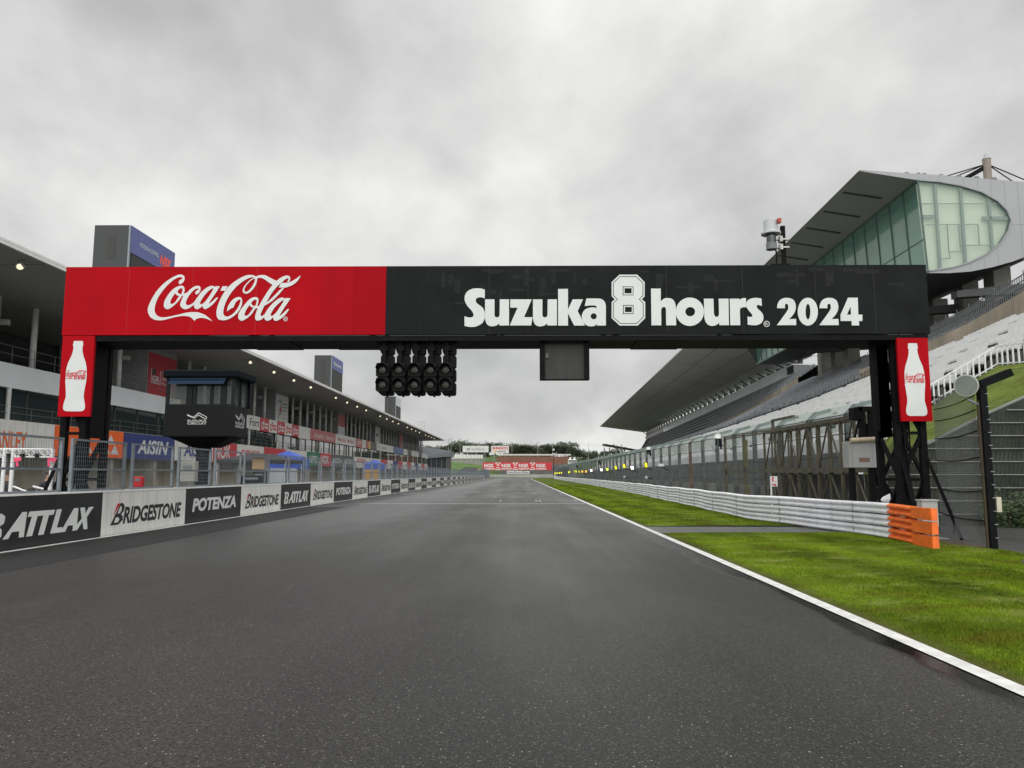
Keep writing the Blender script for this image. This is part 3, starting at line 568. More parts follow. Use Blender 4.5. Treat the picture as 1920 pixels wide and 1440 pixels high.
px_ = at(1468, 450, YG + .3).x; mb = MB(); mb.box(px_ - .05, px_ + .05, YG + .25, YG + .35, zt - .1, zz(422)); mb.box(px_ - .35, px_ + .13, YG + .2, YG + .26, zt + .06, zt + .09); mb.build('post', steel_black, t)
mb = MB()
for z in (zz(463), zz(448)): mb.box(c.x + .1, px_ + .12, YG + .2, YG + .3, z - .02, z + .02); mb.box(px_ - .12, px_ - .05, YG + .16, YG + .34, z - .07, z + .07)
mb.build('clamp', mat('clamp', (.4, .4, .38), .5, metal=.5), t)
mb = MB(); P = [(c.x + .1, YG + .2, zz(466)), (c.x + .13, YG + .22, zz(478)), (c.x + .11, YG + .25, zt - .05)]
for u_, v_ in zip(P, P[1:]): mb.tube(u_, v_, .02, 6)
mb.build('cable', steel_black, t)
# ================================================================== LEFT SIDE
WX = -10.42
# ------------------------------------------------------------------ pit wall with painted adverts
wall = thing('pit_wall', 'long low concrete pit wall painted in alternating black and white advertising panels', 'wall', (WX, 20, 0))
mb = MB(); mb.box(WX - .32, WX - .012, -10, 228, 0, 1.10); mb.box(WX - .35, WX + .012, -10, 228, 1.10, 1.135); mb.build('core', white_paint, wall)
ad_white = mat('painted_white', (.66, .655, .63), .55, var=.07, scale=1.2, streak=.26); ad_black = mat('painted_black', (.016, .017, .018), .45, var=.35, scale=1.5)
P0, PW = 19.3, 4.81
BAT = [("0,0! 95,0! 128,22! 118,46! 100,52! 118,62! 112,86! 78,100! -38,100! -12,42! 8,42!", None)]
for k in range(-3, 43):
    y0, y1 = P0 + k * PW, P0 + (k + 1) * PW; kind = ('W', 'P', 'W', 'B')[k % 4]
    mb = MB(); mb.box(WX - .012, WX, y0, y1, .002, 1.10); pn = mb.build('advert_panel', ad_white if kind == 'W' else ad_black, wall)
    mb = MB(); X = WX
    if kind == 'W':
        a = y0 + .42
        text_x(mb, 'RIDGESTONE', X, a + .62, y1 - .28, .25, .70, bold=.036, shear=.22, space=.95)
        mb.add([(X + .003, a + dy, z) for dy, z in ((0, .25), (.40, .25), (.62, .36), (.60, .46), (.52, .51), (.66, .60), (.68, .72), (.58, .80), (.46, .80))], [tuple(range(9))])
        mb.build('lettering', letter_black, pn)
        mb = MB(); mb.add([(X + .006, a + dy, z) for dy, z in ((.13, .50), (.30, .79), (.47, .80))], [(0, 1, 2)]); mb.build('red_flash', letter_red, pn)
        mb = MB(); mb.add([(X + .006, a + dy, z) for dy, z in ((.17, .31), (.36, .31), (.44, .38), (.38, .44), (.25, .44))] + [(X + .006, a + dy, z) for dy, z in ((.33, .54), (.45, .54), (.53, .62), (.51, .72), (.45, .72))], [(0, 1, 2, 3, 4), (5, 6, 7, 8, 9)]); mb.build('letter_counter', ad_white, pn)
    elif kind == 'P': text_x(mb, 'POTENZA', X, y0 + .52, y1 - .5, .35, .78, bold=.045, shear=.16, space=1.0); mb.build('lettering', letter_white, pn)
    else:
        h = lambda s, e, *pts: mb.add([(X + .003 + .0008 * (len(mb.f) % 5), y0 + .55 + (y1 - y0 - 1.16) * yy, .24 + .52 * zz) for yy, zz in pts], [tuple(range(len(pts)))])
        for off, w_ in ((0, .155),):   # B
            lay(mb, drawn([[(-.02, 0), (.115, 0), (.15, .12), (.15, .38), (.125, .5), (.165, .62), (.172, .88), (.14, 1), (.0, 1), (-.01, .84), (.02, .84)], [(.045, .17), (.09, .17), (.1, .4), (.055, .4)], [(.06, .6), (.11, .6), (.12, .83), (.07, .83)]]), lambda yy, zz: (X + .003, y0 + .55 + (y1 - y0 - 1.16) * yy, .24 + .52 * zz))
        h(0, 0, (.16, 0), (.21, 0), (.235, .25), (.30, .25), (.30, 0), (.345, 0), (.36, 1), (.315, 1))
        h(0, 0, (.365, .79), (.615, .79), (.63, 1), (.38, 1)); h(0, 0, (.365, 0), (.42, 0), (.46, .8), (.405, .8)); h(0, 0, (.475, 0), (.53, 0), (.57, .8), (.515, .8))
        h(0, 0, (.595, 0), (.705, 0), (.72, .22), (.66, .22), (.70, 1), (.648, 1)); h(0, 0, (.70, 0), (.75, 0), (.775, .25), (.83, .25), (.83, 0), (.875, 0), (.88, 1), (.83, 1))
        h(0, 0, (.82, 0), (.88, 0), (.935, .36), (.955, 0), (1.0, 0), (.985, .55), (1.06, 1), (1.0, 1), (.965, .72), (.955, 1), (.90, 1), (.925, .5))
        mb.build('lettering', letter_white, pn)
# ------------------------------------------------------------------ mesh fence panels on the wall
FW = 2.5
def fence_panel(lower, label):
    t = thing('mesh_fence_panel', label, 'fence panel', (WX - .16, 0, 1.12), 'mesh fence panels on the pit wall'); o = Vector(ORG[t.name])
    def B(m, *a): m.box(a[0] + o.x, a[1] + o.x, a[2], a[3], a[4] + 1.12, a[5] + 1.12)
    m = MB(); s = .035
    for y in (0, FW - 2 * s): B(m, -s, s, y, y + 2 * s, 0, 1.27)
    for z in (.0, .50, 1.20): B(m, -s + .003, s - .003, 2 * s, FW - 2 * s, z + .02, z + .07)
    m.build('frame', galv, t)
    m = MB(); w = .0022
    zs = (.08, 1.2) if lower else (.56, 1.2)
    for i in range(1, 26): y = .07 + (FW - .14) * i / 26; B(m, -w, w, y - w * .7, y + w * .7, *zs)
    for i in range(int((zs[1] - zs[0]) / .11)): z = zs[0] + i * .11; B(m, -w - .004, w - .004, .07, FW - .07, z, z + .006)
    m.build('wire_mesh', galv, t); return t
near_lab = {-2: 'mesh fence panel at the very left edge, over the big black panel with white lettering', -1: 'mesh fence panel with no lower mesh, over the black wall panel left of the gantry leg',
            0: 'mesh fence panel meshed top and bottom, right of the left gantry leg', 1: 'mesh fence panel with an open lower half in front of the blue sign', 2: 'mesh fence panel in front of the black control booth\'s pedestal',
            3: 'mesh fence panel just right of the control booth, before the red sign', 4: 'mesh fence panel in front of the black canopy tent', 5: 'mesh fence panel in front of the nearer blue tent\'s left half'}
pa = fence_panel(True, near_lab[0]); pb = fence_panel(False, near_lab[1]); pa.location = (WX - .16, 18.1, 1.12); pb.location = (WX - .16, 18.1 - 2.87, 1.12)
for k in range(-2, 73):
    if k in (-1, 0): continue
    y = 18.1 + 2.865 * k; lab = near_lab.get(k, 'far mesh fence panel on the pit wall, beyond the black canopy tent')
    c = copy_tree(pa if k % 2 == 0 or k > 12 else pb, (WX - .16, y, 1.12), lab)
    if k not in near_lab: c['group'] = 'far mesh fence panels along the pit wall'
# ------------------------------------------------------------------ control booth
booth_black = mat('booth_black', (.0075, .0085, .0085), .5, var=.15, scale=1.5, spec=.15); booth_glass = glass('booth_glass', (.10, .13, .125), .03, alpha=.3, spec=.6); frame_black = mat('frame_black', (.006, .007, .01), .4, var=.2, spec=.2)
Yb = 29.0; bt = thing('control_booth', 'black raised control booth with windows and a white track outline on its side', 'control booth', (-12.1, Yb, 0))
xl, xr = at(308, 790, Yb).x, at(437, 790, Yb).x; z0, z1, z2, z3 = at(350, 817, Yb).z, at(350, 760, Yb).z, at(350, 709, Yb).z, at(350, 694, Yb).z
dep = 1.75
def octo(x0, x1, y0, y1, c, z): return [(x0, y0, z), (x1 - .001, y0, z), (x1, y0 + .001, z), (x1, y1 - c, z), (x1 - c, y1, z), (x0 + c, y1, z), (x0, y1 - c, z)]
def ringbox(mb, o, h, hollow=None): mb.prism(o, (0, 0, h))
mb = MB(); mb.prism(octo(xl, xr, Yb, Yb + dep, .3, z0), (0, 0, z1 - z0)); par = mb.build('parapet', booth_black, bt, bevel=.012)
mb = MB(); mb.box(xl - .015, xr + .015, Yb - .015, Yb + dep + .01, z0 - .03, z0 - .002); mb.loft([octo(xl + .1, xr - .1, Yb + .1, Yb + dep - .1, .3, z0 - .03), octo(xl + .85, xr - .85, Yb + .6, Yb + dep - .5, .05, z0 - .42)], close=True, caps=True); mb.build('underside', steel_black, bt)
mb = MB(); mb.tube(((xl + xr) / 2 - .1, Yb + .85, 0), ((xl + xr) / 2 - .1, Yb + .85, z0 - .38), .28, 14); mb.box((xl + xr) / 2 - .6, (xl + xr) / 2 + .4, Yb + .4, Yb + 1.3, 0, .1); mb.build('pedestal', steel_black, bt)
mb = MB(); mb.loft([octo(xl - .02, xr + .22, Yb - .16, Yb + dep + .2, .3, z2), octo(xl - .04, xr + .25, Yb - .2, Yb + dep + .22, .3, z2 + .06), octo(xl - .04, xr + .25, Yb - .2, Yb + dep + .22, .3, z3 - .05), octo(xl + .02, xr + .15, Yb - .12, Yb + dep + .16, .3, z3)], close=True, caps=True); mb.build('roof', mat('booth_roof', (.006, .008, .011), .6, spec=.05), bt)
mb = MB()
posts = [(xl + .06, Yb + .05), (xl + .9, Yb + .05), (xl + 1.1, Yb + .05), (xl + 1.75, Yb + .05), (xr - .42, Yb + .05), (xr - .06, Yb + .06), (xr - .06, Yb + .75), (xr - .06, Yb + dep - .1), (xl + .06, Yb + dep - .1), (xl + 1.3, Yb + dep - .08)]
for i, (x, y) in enumerate(posts): w = .11 if i in (1, 4, 7) else .06; mb.box(x - w, x + w, y - .045, y + .045, z1, z2)
for y in (Yb + .05, Yb + dep - .09): mb.box(xl + .06, xr - .06, y - .03, y + .03, z1 + .001, z1 + .05); mb.box(xl + .06, xr - .06, y - .03, y + .03, z2 - .1, z2 - .001)
mb.box(xl + .9, xl + 1.2, Yb + .1, Yb + .14, z1, z2)
mb.build('window_frame', frame_black, bt)
for nm, (x0, x1, y0, y1) in {'front': (xl + .1, xr - .1, Yb + .05, Yb + .056), 'rear': (xl + .1, xr - .1, Yb + dep - .09, Yb + dep - .084), 'side': (xr - .064, xr - .058, Yb + .1, Yb + dep - .2), 'left': (xl + .058, xl + .064, Yb + .1, Yb + dep - .2)}.items():
    MB().box(x0, x1, y0, y1, z1 + .02, z2 - .02).build('window_pane', booth_glass, bt)
mb = MB(); mb.tube((xl + .2, Yb - .12, z2 - .06), (xr - .28, Yb - .12, z2 - .06), .055, 10); mb.quad((xl + .22, Yb - .14, z2 - .08), (xr - .3, Yb - .14, z2 - .08), (xr - .3, Yb - .34, z2 - .26), (xl + .22, Yb - .34, z2 - .26)); mb.build('awning', mat('awning_blue', (.012, .026, .05), .6, spec=.1), bt)
mb = MB(); mb.box(xl + .18, xl + .48, Yb + .25, Yb + .6, z1, z1 + .25); mb.build('console_box', mat('cream', (.5, .47, .36), .6), bt)
mb = MB(); mb.box(xl + .15, xr - .15, Yb + .8, Yb + 1.2, z1 - .02, z1 + .06); mb.build('desk', mid_grey, bt)
TRK = [(1405, 150), (1450, 170), (1490, 136), (1550, 168), (1546, 182), (1536, 182), (1488, 152), (1458, 176), (1410, 157)]
def circuit_logo(fn, nm='circuit_emblem'):
    m = MB(); n = len(TRK)
    for i in range(n):
        p, q = Vector(TRK[i]), Vector(TRK[(i + 1) % n]); d = (q - p).normalized(); e = Vector((-d.y, d.x)) * 2.6; p, q = p - d * 2, q + d * 2
        m.quad(*[fn(*(c), .004 + .0012 * (i % 3)) for c in (p - e, q - e, q + e, p + e)])
    for word, ya, yb in (('SUZUKA', 188, 203), ('CIRCUIT', 208, 224)):
        vs, fs = letters(word, bold=.02, space=1.05); m.add([fn(1405 + x * 143, yb + (ya - yb) * y, .004) for x, y in vs], fs)
    m.build(nm, letter_white, par)
cl = lambda x, y, d: at(x / 4, 740 + y / 4, Yb - d); circuit_logo(cl)
sx = lambda x, y, d: (xr + d, Yb + .75 + (x - 1480) / 150 * 1.0, (z0 + z1) / 2 + (182 - y) / 150 * .95 + .02); circuit_logo(sx)
# ------------------------------------------------------------------ pit building
FX = -27.0
pit = thing('pit_building', 'long pit building with wide flat overhanging roof, glass strip and rows of sponsor boards', 'building', (FX, 60, 0))
YA, YB = 8, 226
roof_white = mat('roof_fascia', (.66, .66, .65), .5, var=.06); fascia_m = mat('fascia_white', (.66, .69, .71), .35, var=.05, scale=.3, streak=.05)
mb = MB(); mb.hexa([(-46, YA, 11.0), (-22.1, YA, 11.30), (-22.1, YB, 11.30), (-46, YB, 11.0), (-46, YA, 12.6), (-22.1, YA, 11.52), (-22.1, YB, 11.52), (-46, YB, 12.6)]); roof = mb.build('roof', soffit, pit)
mb = MB(); mb.box(-22.1, -21.95, YA, YB, 11.28, 11.42); mb.box(-22.1, -21.99, YA, YB, 11.46, 11.56); mb.build('gutter', roof_white, roof)
mb = MB(); y = 12
zs_ = lambda x: 11.0 + .30 * (x + 46) / 23.9 - .004
while y < YB: mb.quad((-34, y, zs_(-34)), (-22.15, y, zs_(-22.15)), (-22.15, y + .06, zs_(-22.15)), (-34, y + .06, zs_(-34))); y += 7.6
mb.build_each('soffit_joint', mat('joint_dark', (.05, .05, .048), .8), roof)
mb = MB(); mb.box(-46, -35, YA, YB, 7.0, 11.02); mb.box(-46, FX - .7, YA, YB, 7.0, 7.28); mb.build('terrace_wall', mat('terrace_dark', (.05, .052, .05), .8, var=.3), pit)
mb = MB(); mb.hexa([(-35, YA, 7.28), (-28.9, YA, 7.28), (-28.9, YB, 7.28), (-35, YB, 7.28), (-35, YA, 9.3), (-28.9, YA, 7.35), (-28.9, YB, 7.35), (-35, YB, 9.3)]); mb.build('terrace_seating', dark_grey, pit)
mb = MB(); mb.box(FX - .7, FX, YA, 76, 6.1, 7.38); mb.box(FX - .7, FX - .06, 76, YB, 6.1, 7.3); mb.build('parapet', fascia_m, pit)
mb = MB(); mb.box(FX - .75, FX - .35, YA, YB, 4.3, 6.1); mb.build('glazing', sky_glass, pit)
mb = MB(); y = YA
while y < YB: mb.box(FX - .36, FX - .28, y, y + .09, 4.3, 6.1); y += 3.1
mb.box(FX - .36, FX - .3, YA, YB, 4.25, 4.38); mb.build('mullion', mat('mullion', (.03, .035, .035), .5), pit)
mb = MB(); y = YA + 5
while y < YB: mb.tube((FX - .1, y, 4.4), (FX - .1, y, 6.1), .12, 10); y += 9.1
mb.build_each('slim_column', mat('column_white', (.5, .51, .49), .5), pit)
mb = MB(); mb.box(-45, FX - .32, YA, YB, 2.6, 4.3); mb.box(FX - .34, FX - .1, YA, YB, 2.55, 4.42); mb.box(-45, -29.5, YA, YB, 0, 2.6); mb.build('garage_wall', mat('garage_beige', (.46, .43, .35), .7, var=.1, scale=1), pit)
shut = mat('shutter_beige', (.58, .54, .44), .6, var=.06)
y = YA + 1
while y < 160:
    mb = MB(); mb.box(-29.5, -29.44, y, y + 4.9, .02, 2.58)
    for k in range(9): mb.box(-29.44, -29.42, y, y + 4.9, .28 * k + .03, .28 * k + .2)
    mb.build('garage_shutter', shut, pit); y += 6.1
mb = MB(); y = YA + .4
while y < YB: mb.box(-28.0, FX - .2, y, y + .35, 0, 2.6); y += 6.1
mb.build_each('garage_pier', mat('pier_grey', (.3, .29, .26), .7), pit)
mb = MB()
for zz, X in ((4.42, FX - .05), (7.38, FX - .1)):
    for q in (.35, .7) if zz < 5 else (.5, .95): mb.box(X - .012, X + .012, YA, YB, zz + q, zz + q + .022)
    y = YA
    while y < YB: mb.box(X - .012, X + .012, y, y + .024, zz, zz + (.7 if zz < 5 else .95)); y += 1.9
mb.build('railing', mat('rail_grey', (.14, .15, .15), .5, metal=.3), pit)
col_m = mat('pillar_grey', (.58, .58, .56), .55, var=.05)
blocks = [57.1, 87.6, 118, 148.7, 178.8, 208]
ny = 0; y = 40.8
ys = [37.5, 40.9, 44.2, 47.4, 50.6, 53.9] + [b + 4.9 + 3.4 + 3.3 * i for b in blocks[:5] for i in range(7)] + [217, 220.5, 224]
for y in ys: MB().tube((-28.5, y, 7.3), (-28.5, y, 11.25), .17, 12).build('pillar', col_m, pit, smooth=True)
mb = MB()
for i, y in enumerate(ys):
    if i % 2: mb.box(-28.2, -27.8, y - .12, y + .12, 9.6, 9.9); mb.tube((-28.5, y, 9.7), (-28.1, y, 9.75), .05, 6)
mb.build_each('loudspeaker', mat('speaker_grey', (.35, .35, .33), .6), pit)
blk_m = mat('block_grey', (.22, .23, .225), .7, var=.08)
gr_red = mat('banner_red', (.42, .02, .035), .55, var=.06); pale_red = mat('banner_pale_red', (.5, .14, .14), .55); ban_white = mat('banner_white', (.62, .62, .61), .55, var=.04)
for i, y in enumerate(blocks):
    b = MB().box(-34.8, -28.05, y, y + 4.9, 7.3, 11.2).build('stair_block', blk_m, pit)
    if i > 4: continue
    m = (gr_red, ban_white, pale_red, ban_white, pale_red)[i]; z0_, z1_ = 7.55, 10.75
    bn = MB().box(-28.05, -28.0, y + .15, y + 4.75, z0_, z1_).build('banner', m, pit)
    m2 = MB()
    if i == 0:
        m2.box(-28.0, -27.99, y + .55, y + 2.1, 8.45, 8.52); m2.box(-28.0, -27.99, y + .55, y + .62, 8.45, 9.55); m2.box(-28.0, -27.99, y + 2.03, y + 2.1, 8.45, 9.55)
        text_x(m2, 'GR', -28.0, y + .72, y + 1.95, 8.58, 9.05, bold=.03)
        for w, za in (('TOYOTA', 9.2), ('GAZOO', 8.83), ('Racing', 8.42)): text_x(m2, w, -28.0, y + 2.3, y + (4.1 if w == 'TOYOTA' else 3.8), za, za + .28, bold=.015)
        m2.build('lettering', letter_white, bn); MB().box(-28.0, -27.992, y + .62, y + 1.3, 9.1, 9.52).build('emblem_square', dark_grey, bn)
    elif i == 1:
        for lp in ([circle(0, 0, 1, n=30), circle(.16, .05, .78, n=30)],): lay(m2, drawn(lp), lambda u, v: (-27.99, y + 1.5 - u * .95, 9.3 - v * .95))
        for q in range(3): m2.box(-28.0, -27.99, y + 2.7, y + 4.2, 8.9 + q * .4, 9.1 + q * .4)
        m2.build('emblem', mat('emblem_grey', (.22, .23, .26), .5), bn); m3 = MB(); m3.quad((-27.98, y + 1.15, 8.7), (-27.98, y + 2.1, 8.8), (-27.98, y + 1.75, 9.6)); m3.build('emblem_red', letter_red, bn)
    elif i == 2: m2.box(-28.0, -27.985, y + .15, y + 4.75, 7.55, 8.9); m2.build('lower_half', ban_white, bn)
    else: m2.box(-28.0, -27.985, y + 1, y + 3.6, 8.9, 9.4); m2.build('emblem', mid_grey, bn)
# ceiling lamps
lamp_on = glow('ceiling_lamp_on', (1, .88, .60), 1.05)
ly = []
for b in (34 - 30.4, 34, 64.2, 94.6, 125, 155.4, 185.8): ly += [b, b + 6.3, b + 12.6, b + 18.9]
for y in ly:
    if y < 12 or y > YB - 3: continue
    h = MB().tube((-22.9, y + .14, 11.15), (-22.78, y - .02, 10.95), .14, 12, .20).tube((-22.9, y + .14, 11.15), (-22.9, y + .14, 11.3), .04, 6).build('ceiling_lamp', mat('lamp_shell', (.3, .3, .28), .5), pit)
    MB().tube((-22.78, y - .021, 10.949), (-22.775, y - .026, 10.943), .15, 12).build('lamp_lens', lamp_on, h)
# sponsor boards
CM = {'w': ad_white, 'r': mat('board_red', (.50, .025, .04), .5, var=.06), 'o': mat('board_orange', (.82, .12, .01), .5, var=.05), 'b': mat('board_blue', (.016, .032, .17), .5, var=.06), 'g': mat('board_green', (.01, .17, .09), .5, var=.06),
      'd': mat('board_grey', (.09, .095, .095), .5, var=.06), 'p': mat('board_rose', (.46, .12, .12), .5, var=.06), 'l': mat('board_light_blue', (.10, .16, .36), .5), 'y': mat('board_yellow', (.62, .40, .10), .5)}
TM = {'w': letter_white, 'r': letter_red, 'b': letter_blue, 'k': letter_black, 'o': mat('letter_orange', (.75, .13, .02), .5), 'q': mat('letter_pink', (.55, .15, .15), .5)}
def board(y0, y1, z0, z1, m, txt=None, tc='w', X=FX + .0, fit=(.12, .88, .28, .72), **k):
    b = MB().box(X - .1, X + .05, y0 + .02, y1 - .02, z0, z1).build('sponsor_board', CM[m], pit)
    if txt:
        m2 = MB(); dy, dz = y1 - y0, z1 - z0
        m2.flat(letters(txt, **k), (X + .05, y0 + dy * fit[0], z0 + dz * fit[2]), (0, 1, 0), (0, 0, 1), dy * (fit[1] - fit[0]), dz * (fit[3] - fit[2]), lift=.01); m2.build('lettering', TM[tc], b)
    return b
L0, L1 = 2.62, 4.38
board(22, 36.2, L0, L1, 'w'); board(36.3, 44.3, L0, L1, 'w', 'STANLEY', 'o', fit=(.26, .69, .08, .68), bold=.03)
o_ = board(44.3, 52.1, L0, L1, 'o')
m2 = MB()
for y in (46.2, 49.4):
    for (q, r_) in ((0, 0), (1, 0), (.5, 1)): m2.quad((FX + .06, y + q * 1.1, 2.85 + r_ * .65), (FX + .06, y + q * 1.1 + 1.05, 2.85 + r_ * .65), (FX + .06, y + q * 1.1 + .52, 3.48 + r_ * .65))
m2.build('emblem', letter_white, o_)
board(52.15, 59.9, L0, L1, 'b', 'AISIN', 'w', fit=(.24, .86, .2, .78), bold=.03, shear=.2); board(59.9, 67.5, L0, L1, 'w', 'AISIN', 'b', fit=(.22, .84, .2, .8), bold=.03, shear=.2)
board(67.5, 73.2, L0, L1, 'r', 'NOK', 'w', fit=(.06, .72, .18, .9), bold=.02); board(73.2, 80.9, L0, L1, 'w', 'DENSO', 'r', fit=(.16, .84, .3, .74), bold=.02, shear=.1)
board(80.9, 88.5, L0, L1, 'r'); board(88.5, 97.3, L0, L1, 'w'); board(97.3, 103.8, L0, L1, 'g', 'NIPPO', 'w', fit=(.2, .8, .2, .75), bold=.02)
board(103.8, 110, L0, L1, 'r', 'NOK', 'w', fit=(.1, .8, .2, .85), bold=.03); board(110, 117.3, L0, L1, 'd', 'LEON', 'w', fit=(.15, .88, .3, .72), bold=.02); board(117.3, 125, L0, L1, 'd', 'LEON', 'w', fit=(.15, .88, .3, .72), bold=.02)
board(125, 138, L0, L1, 'w', 'HONDA', 'r', fit=(.2, .8, .45, .9), bold=.02); board(138, 149, L0, L1, 'w', 'HONDA', 'r', fit=(.2, .8, .45, .9), bold=.02)
for i, m in enumerate('rwbrwrwbwrw'): board(150 + i * 6.8, 150 + (i + 1) * 6.8, L0, L1, m)
Z0, Z1 = 6.02, 7.42
board(76.2, 79.4, Z0, Z1, 'w', 'Fort', 'k', fit=(.06, .9, .25, .8), bold=.01)
for i in range(5):
    b = board(79.5 + i * 2.8, 79.5 + (i + 1) * 2.8, Z0, Z1, 'rwrwr'[i]); m2 = MB(); c = 'wrwrw'[i]; y = 79.5 + i * 2.8
    lay(m2, drawn([circle(0, 0, .42), circle(0, 0, .24)]), lambda u, v: (FX + .06, y + .75 + u, 6.6 + v)); m2.box(FX + .05, FX + .065, y + 1.0, y + 1.17, 6.6, 7.2)
    for q in range(2): m2.box(FX + .05, FX + .065, y + 1.35, y + 2.5, 6.35 + q * .35, 6.55 + q * .35)
    m2.build('lettering', TM[c], b)
board(93.5, 98.6, Z0 - .1, Z1, 'w'); board(98.6, 112.2, Z0, Z1, 'p', 'Astemo  Astemo', 'w', fit=(.14, .94, .2, .72), bold=.005); board(112.4, 126.2, Z0, Z1, 'w', 'Modulo  Modulo', 'q', fit=(.1, .92, .3, .72), bold=.015, shear=.1)
board(126.4, 131.5, Z0, Z1, 'p', 'usm', 'w', fit=(.15, .85, .3, .75), bold=.01)
for a, b_, c in ((131.5, 134.6, 'w'), (134.6, 137, 'p'), (137, 139, 'y'), (139, 144.7, 'd')): board(a, b_, Z0, Z1, c)
board(144.7, 158, Z0, Z1, 'w', 'C  emo', 'k', fit=(.1, .8, .3, .7)); board(158, 164, Z0, Z1, 'w'); board(164, 171, Z0, Z1, 'l'); board(171, 178, Z0, Z1, 'l')
for i in range(7): board(178.4 + i * 6.8, 178 + (i + 1) * 6.8, Z0, Z1, 'wdwwdww'[i])
# ------------------------------------------------------------------ scoreboard towers on the roof
tow_m = mat('tower_grey', (.027, .030, .033), .6, var=.08, scale=.3); screen_m = mat('screen_black', (.022, .022, .020), .6, var=.25, scale=2); blue_sign = mat('tower_blue', (.085, .10, .27), .5); pale_sign = mat('tower_pale', (.5, .52, .55), .5)
def tower_(px0, px1, px2, pyt, lab, sign, txt):
    d = at_x(px1, pyt, -30.0); Y1, zt_ = d.y, d.z; Y2 = at_x(px2, pyt + 70, -30.0).y; Y2 = Y1 + 7.6
    x0 = at(px0, pyt, Y1).x
    t = thing('scoreboard_tower', lab, 'scoreboard', ((x0 - 30) / 2, Y1, 11.8), 'scoreboard towers on the pit roof'); zb_ = 11.6
    MB().box(x0, -30.0, Y1, Y2, zb_, zt_).build('tower_body', tow_m, t)
    MB().box(-30.0, -29.9, Y1 + .35, Y2 - .15, zb_ + .6, zt_ - 2.15).build('screen', screen_m, t)
    s = MB().box(-30.0, -29.88, Y1 + .1, Y2, zt_ - 2.1, zt_).build('sign_board', sign, t)
    if txt == 'NSK':
        m = MB(); text_x(m, 'MOTION & CONTROL', -29.87, Y1 + 1.5, Y1 + 4.7, zt_ - 1.25, zt_ - .9); m.build('lettering', letter_white, s)
        m = MB(); text_x(m, 'NSK', -29.87, Y1 + 4.9, Y1 + 7.0, zt_ - 1.75, zt_ - .85, bold=.05, shear=.15); m.build('maker_lettering', mat('letter_scarlet', (.75, .07, .05), .5), s)
    elif txt: m = MB(); text_x(m, txt, -29.87, Y1 + 1.2, Y1 + 6.4, zt_ - 1.35, zt_ - .8, bold=.02); m.build('lettering', letter_white, s)
    m = MB(); w = (-30 - x0)
    if txt == 'NSK': m.box(x0 + w * .37, x0 + w * .63, Y1 - .02, Y1 + .1, zt_ - 2.6, zt_ - .85)
    else:
        for q in range(4): m.box(x0 + w * .38, x0 + w * .66, Y1 - .02, Y1 + .1, zt_ - 2.6 - q * 2.0, zt_ - .9 - q * 2.0)
    m.build('vent', screen_m, t)
    MB().box(-30.02, -29.9, Y1 - .02, Y1 + .16, zb_, zt_ - .05).build('corner_trim', galv, t)
tower_(178, 243, 325, 422, 'nearest grey scoreboard tower behind the red banner, with a blue top sign', blue_sign, 'NSK')
tower_(590, 621.6, 642, 666, 'middle grey scoreboard tower on the pit roof, left of the start lights', blue_sign, 'Panasonic')
tower_(721.7, 742, 750.8, 743.5, 'farthest and smallest grey scoreboard tower, seen below the start lights', pale_sign, None)
# floodlight mast beyond the pit roof
p = at(790, 790, 300); t = thing('floodlight_mast', 'pale far floodlight mast rising behind the far end of the pit roof', 'floodlight mast', (p.x, 300, 0))
pale = mat('pale_steel', (.45, .46, .46), .6)
m = MB()
for dx in (-1.2, -.4, .4, 1.2): m.tube((p.x + dx, 300, 8), (p.x + dx, 300, p.z), .09, 6)
m.build('mast_tube', pale, t); m = MB()
for q in range(4): m.box(p.x - 1.4, p.x + 1.4, 299.9, 300.1, p.z - q * 1.4 - .3, p.z - q * 1.4)
m.build('lamp_row', pale, t)
# ------------------------------------------------------------------ canopies, boxes and people in the pit lane
tent_black = mat('tent_black', (.018, .018, .02), .6, var=.2); tent_blue = mat('tent_blue', (.018, .07, .42), .5, var=.12, scale=2); clear_sheet = glass('clear_sheet', (.55, .6, .66), .2, alpha=.4)
def tent(lab, px0, px1, pyt, pyv, Y, m, sides=None, depth=3.0, val=.3):
    a, b = at(px0, pyv, Y), at(px1, pyv, Y); zt_ = at((px0 + px1) / 2, pyt, Y + depth / 2).z; ze = a.z + val
    t = thing('canopy_tent', lab, 'tent', ((a.x + b.x) / 2, Y, 0)); x0, x1, y0, y1 = a.x, b.x, Y, Y + depth; cx, cy = (x0 + x1) / 2, Y + depth / 2
    mb = MB()
    rings = []
    for f, z in ((1, ze), (.72, ze + (zt_ - ze) * .32), (.4, ze + (zt_ - ze) * .7), (.06, zt_)):
        r_ = []
        for k in range(16):
            u = k / 4; s_ = int(u); v = u - s_; c4 = [(-1, -1), (1, -1), (1, 1), (-1, 1)]; A, B = c4[s_], c4[(s_ + 1) % 4]
            sag = 1 - .06 * math.sin(math.pi * v) * f; X_, Y_ = (A[0] + (B[0] - A[0]) * v) * f * sag, (A[1] + (B[1] - A[1]) * v) * f * sag
            r_.append((cx + X_ * (x1 - x0) / 2, cy + Y_ * depth / 2, z))
        rings.append(r_)
    mb.loft([[(x, y, z - val - .03 * (i % 2)) for i, (x, y, z) in enumerate(rings[0])]] + rings, close=True); mb.add([rings[-1][0], rings[-1][4], rings[-1][8], rings[-1][12]], [(0, 1, 2, 3)]); mb.build('canopy', m, t)
    for x in (x0 + .05, x1 - .05):
        for y in (y0 + .05, y1 - .05): MB().box(x - .025, x + .025, y - .025, y + .025, 0, ze).build('leg', pale, t)
    if sides: MB().box(x0 + .03, x0 + (x1 - x0) * .96, y0 - .02, y0 - .01, .3, ze - val + .05).build('side_sheet', sides, t)
    return t
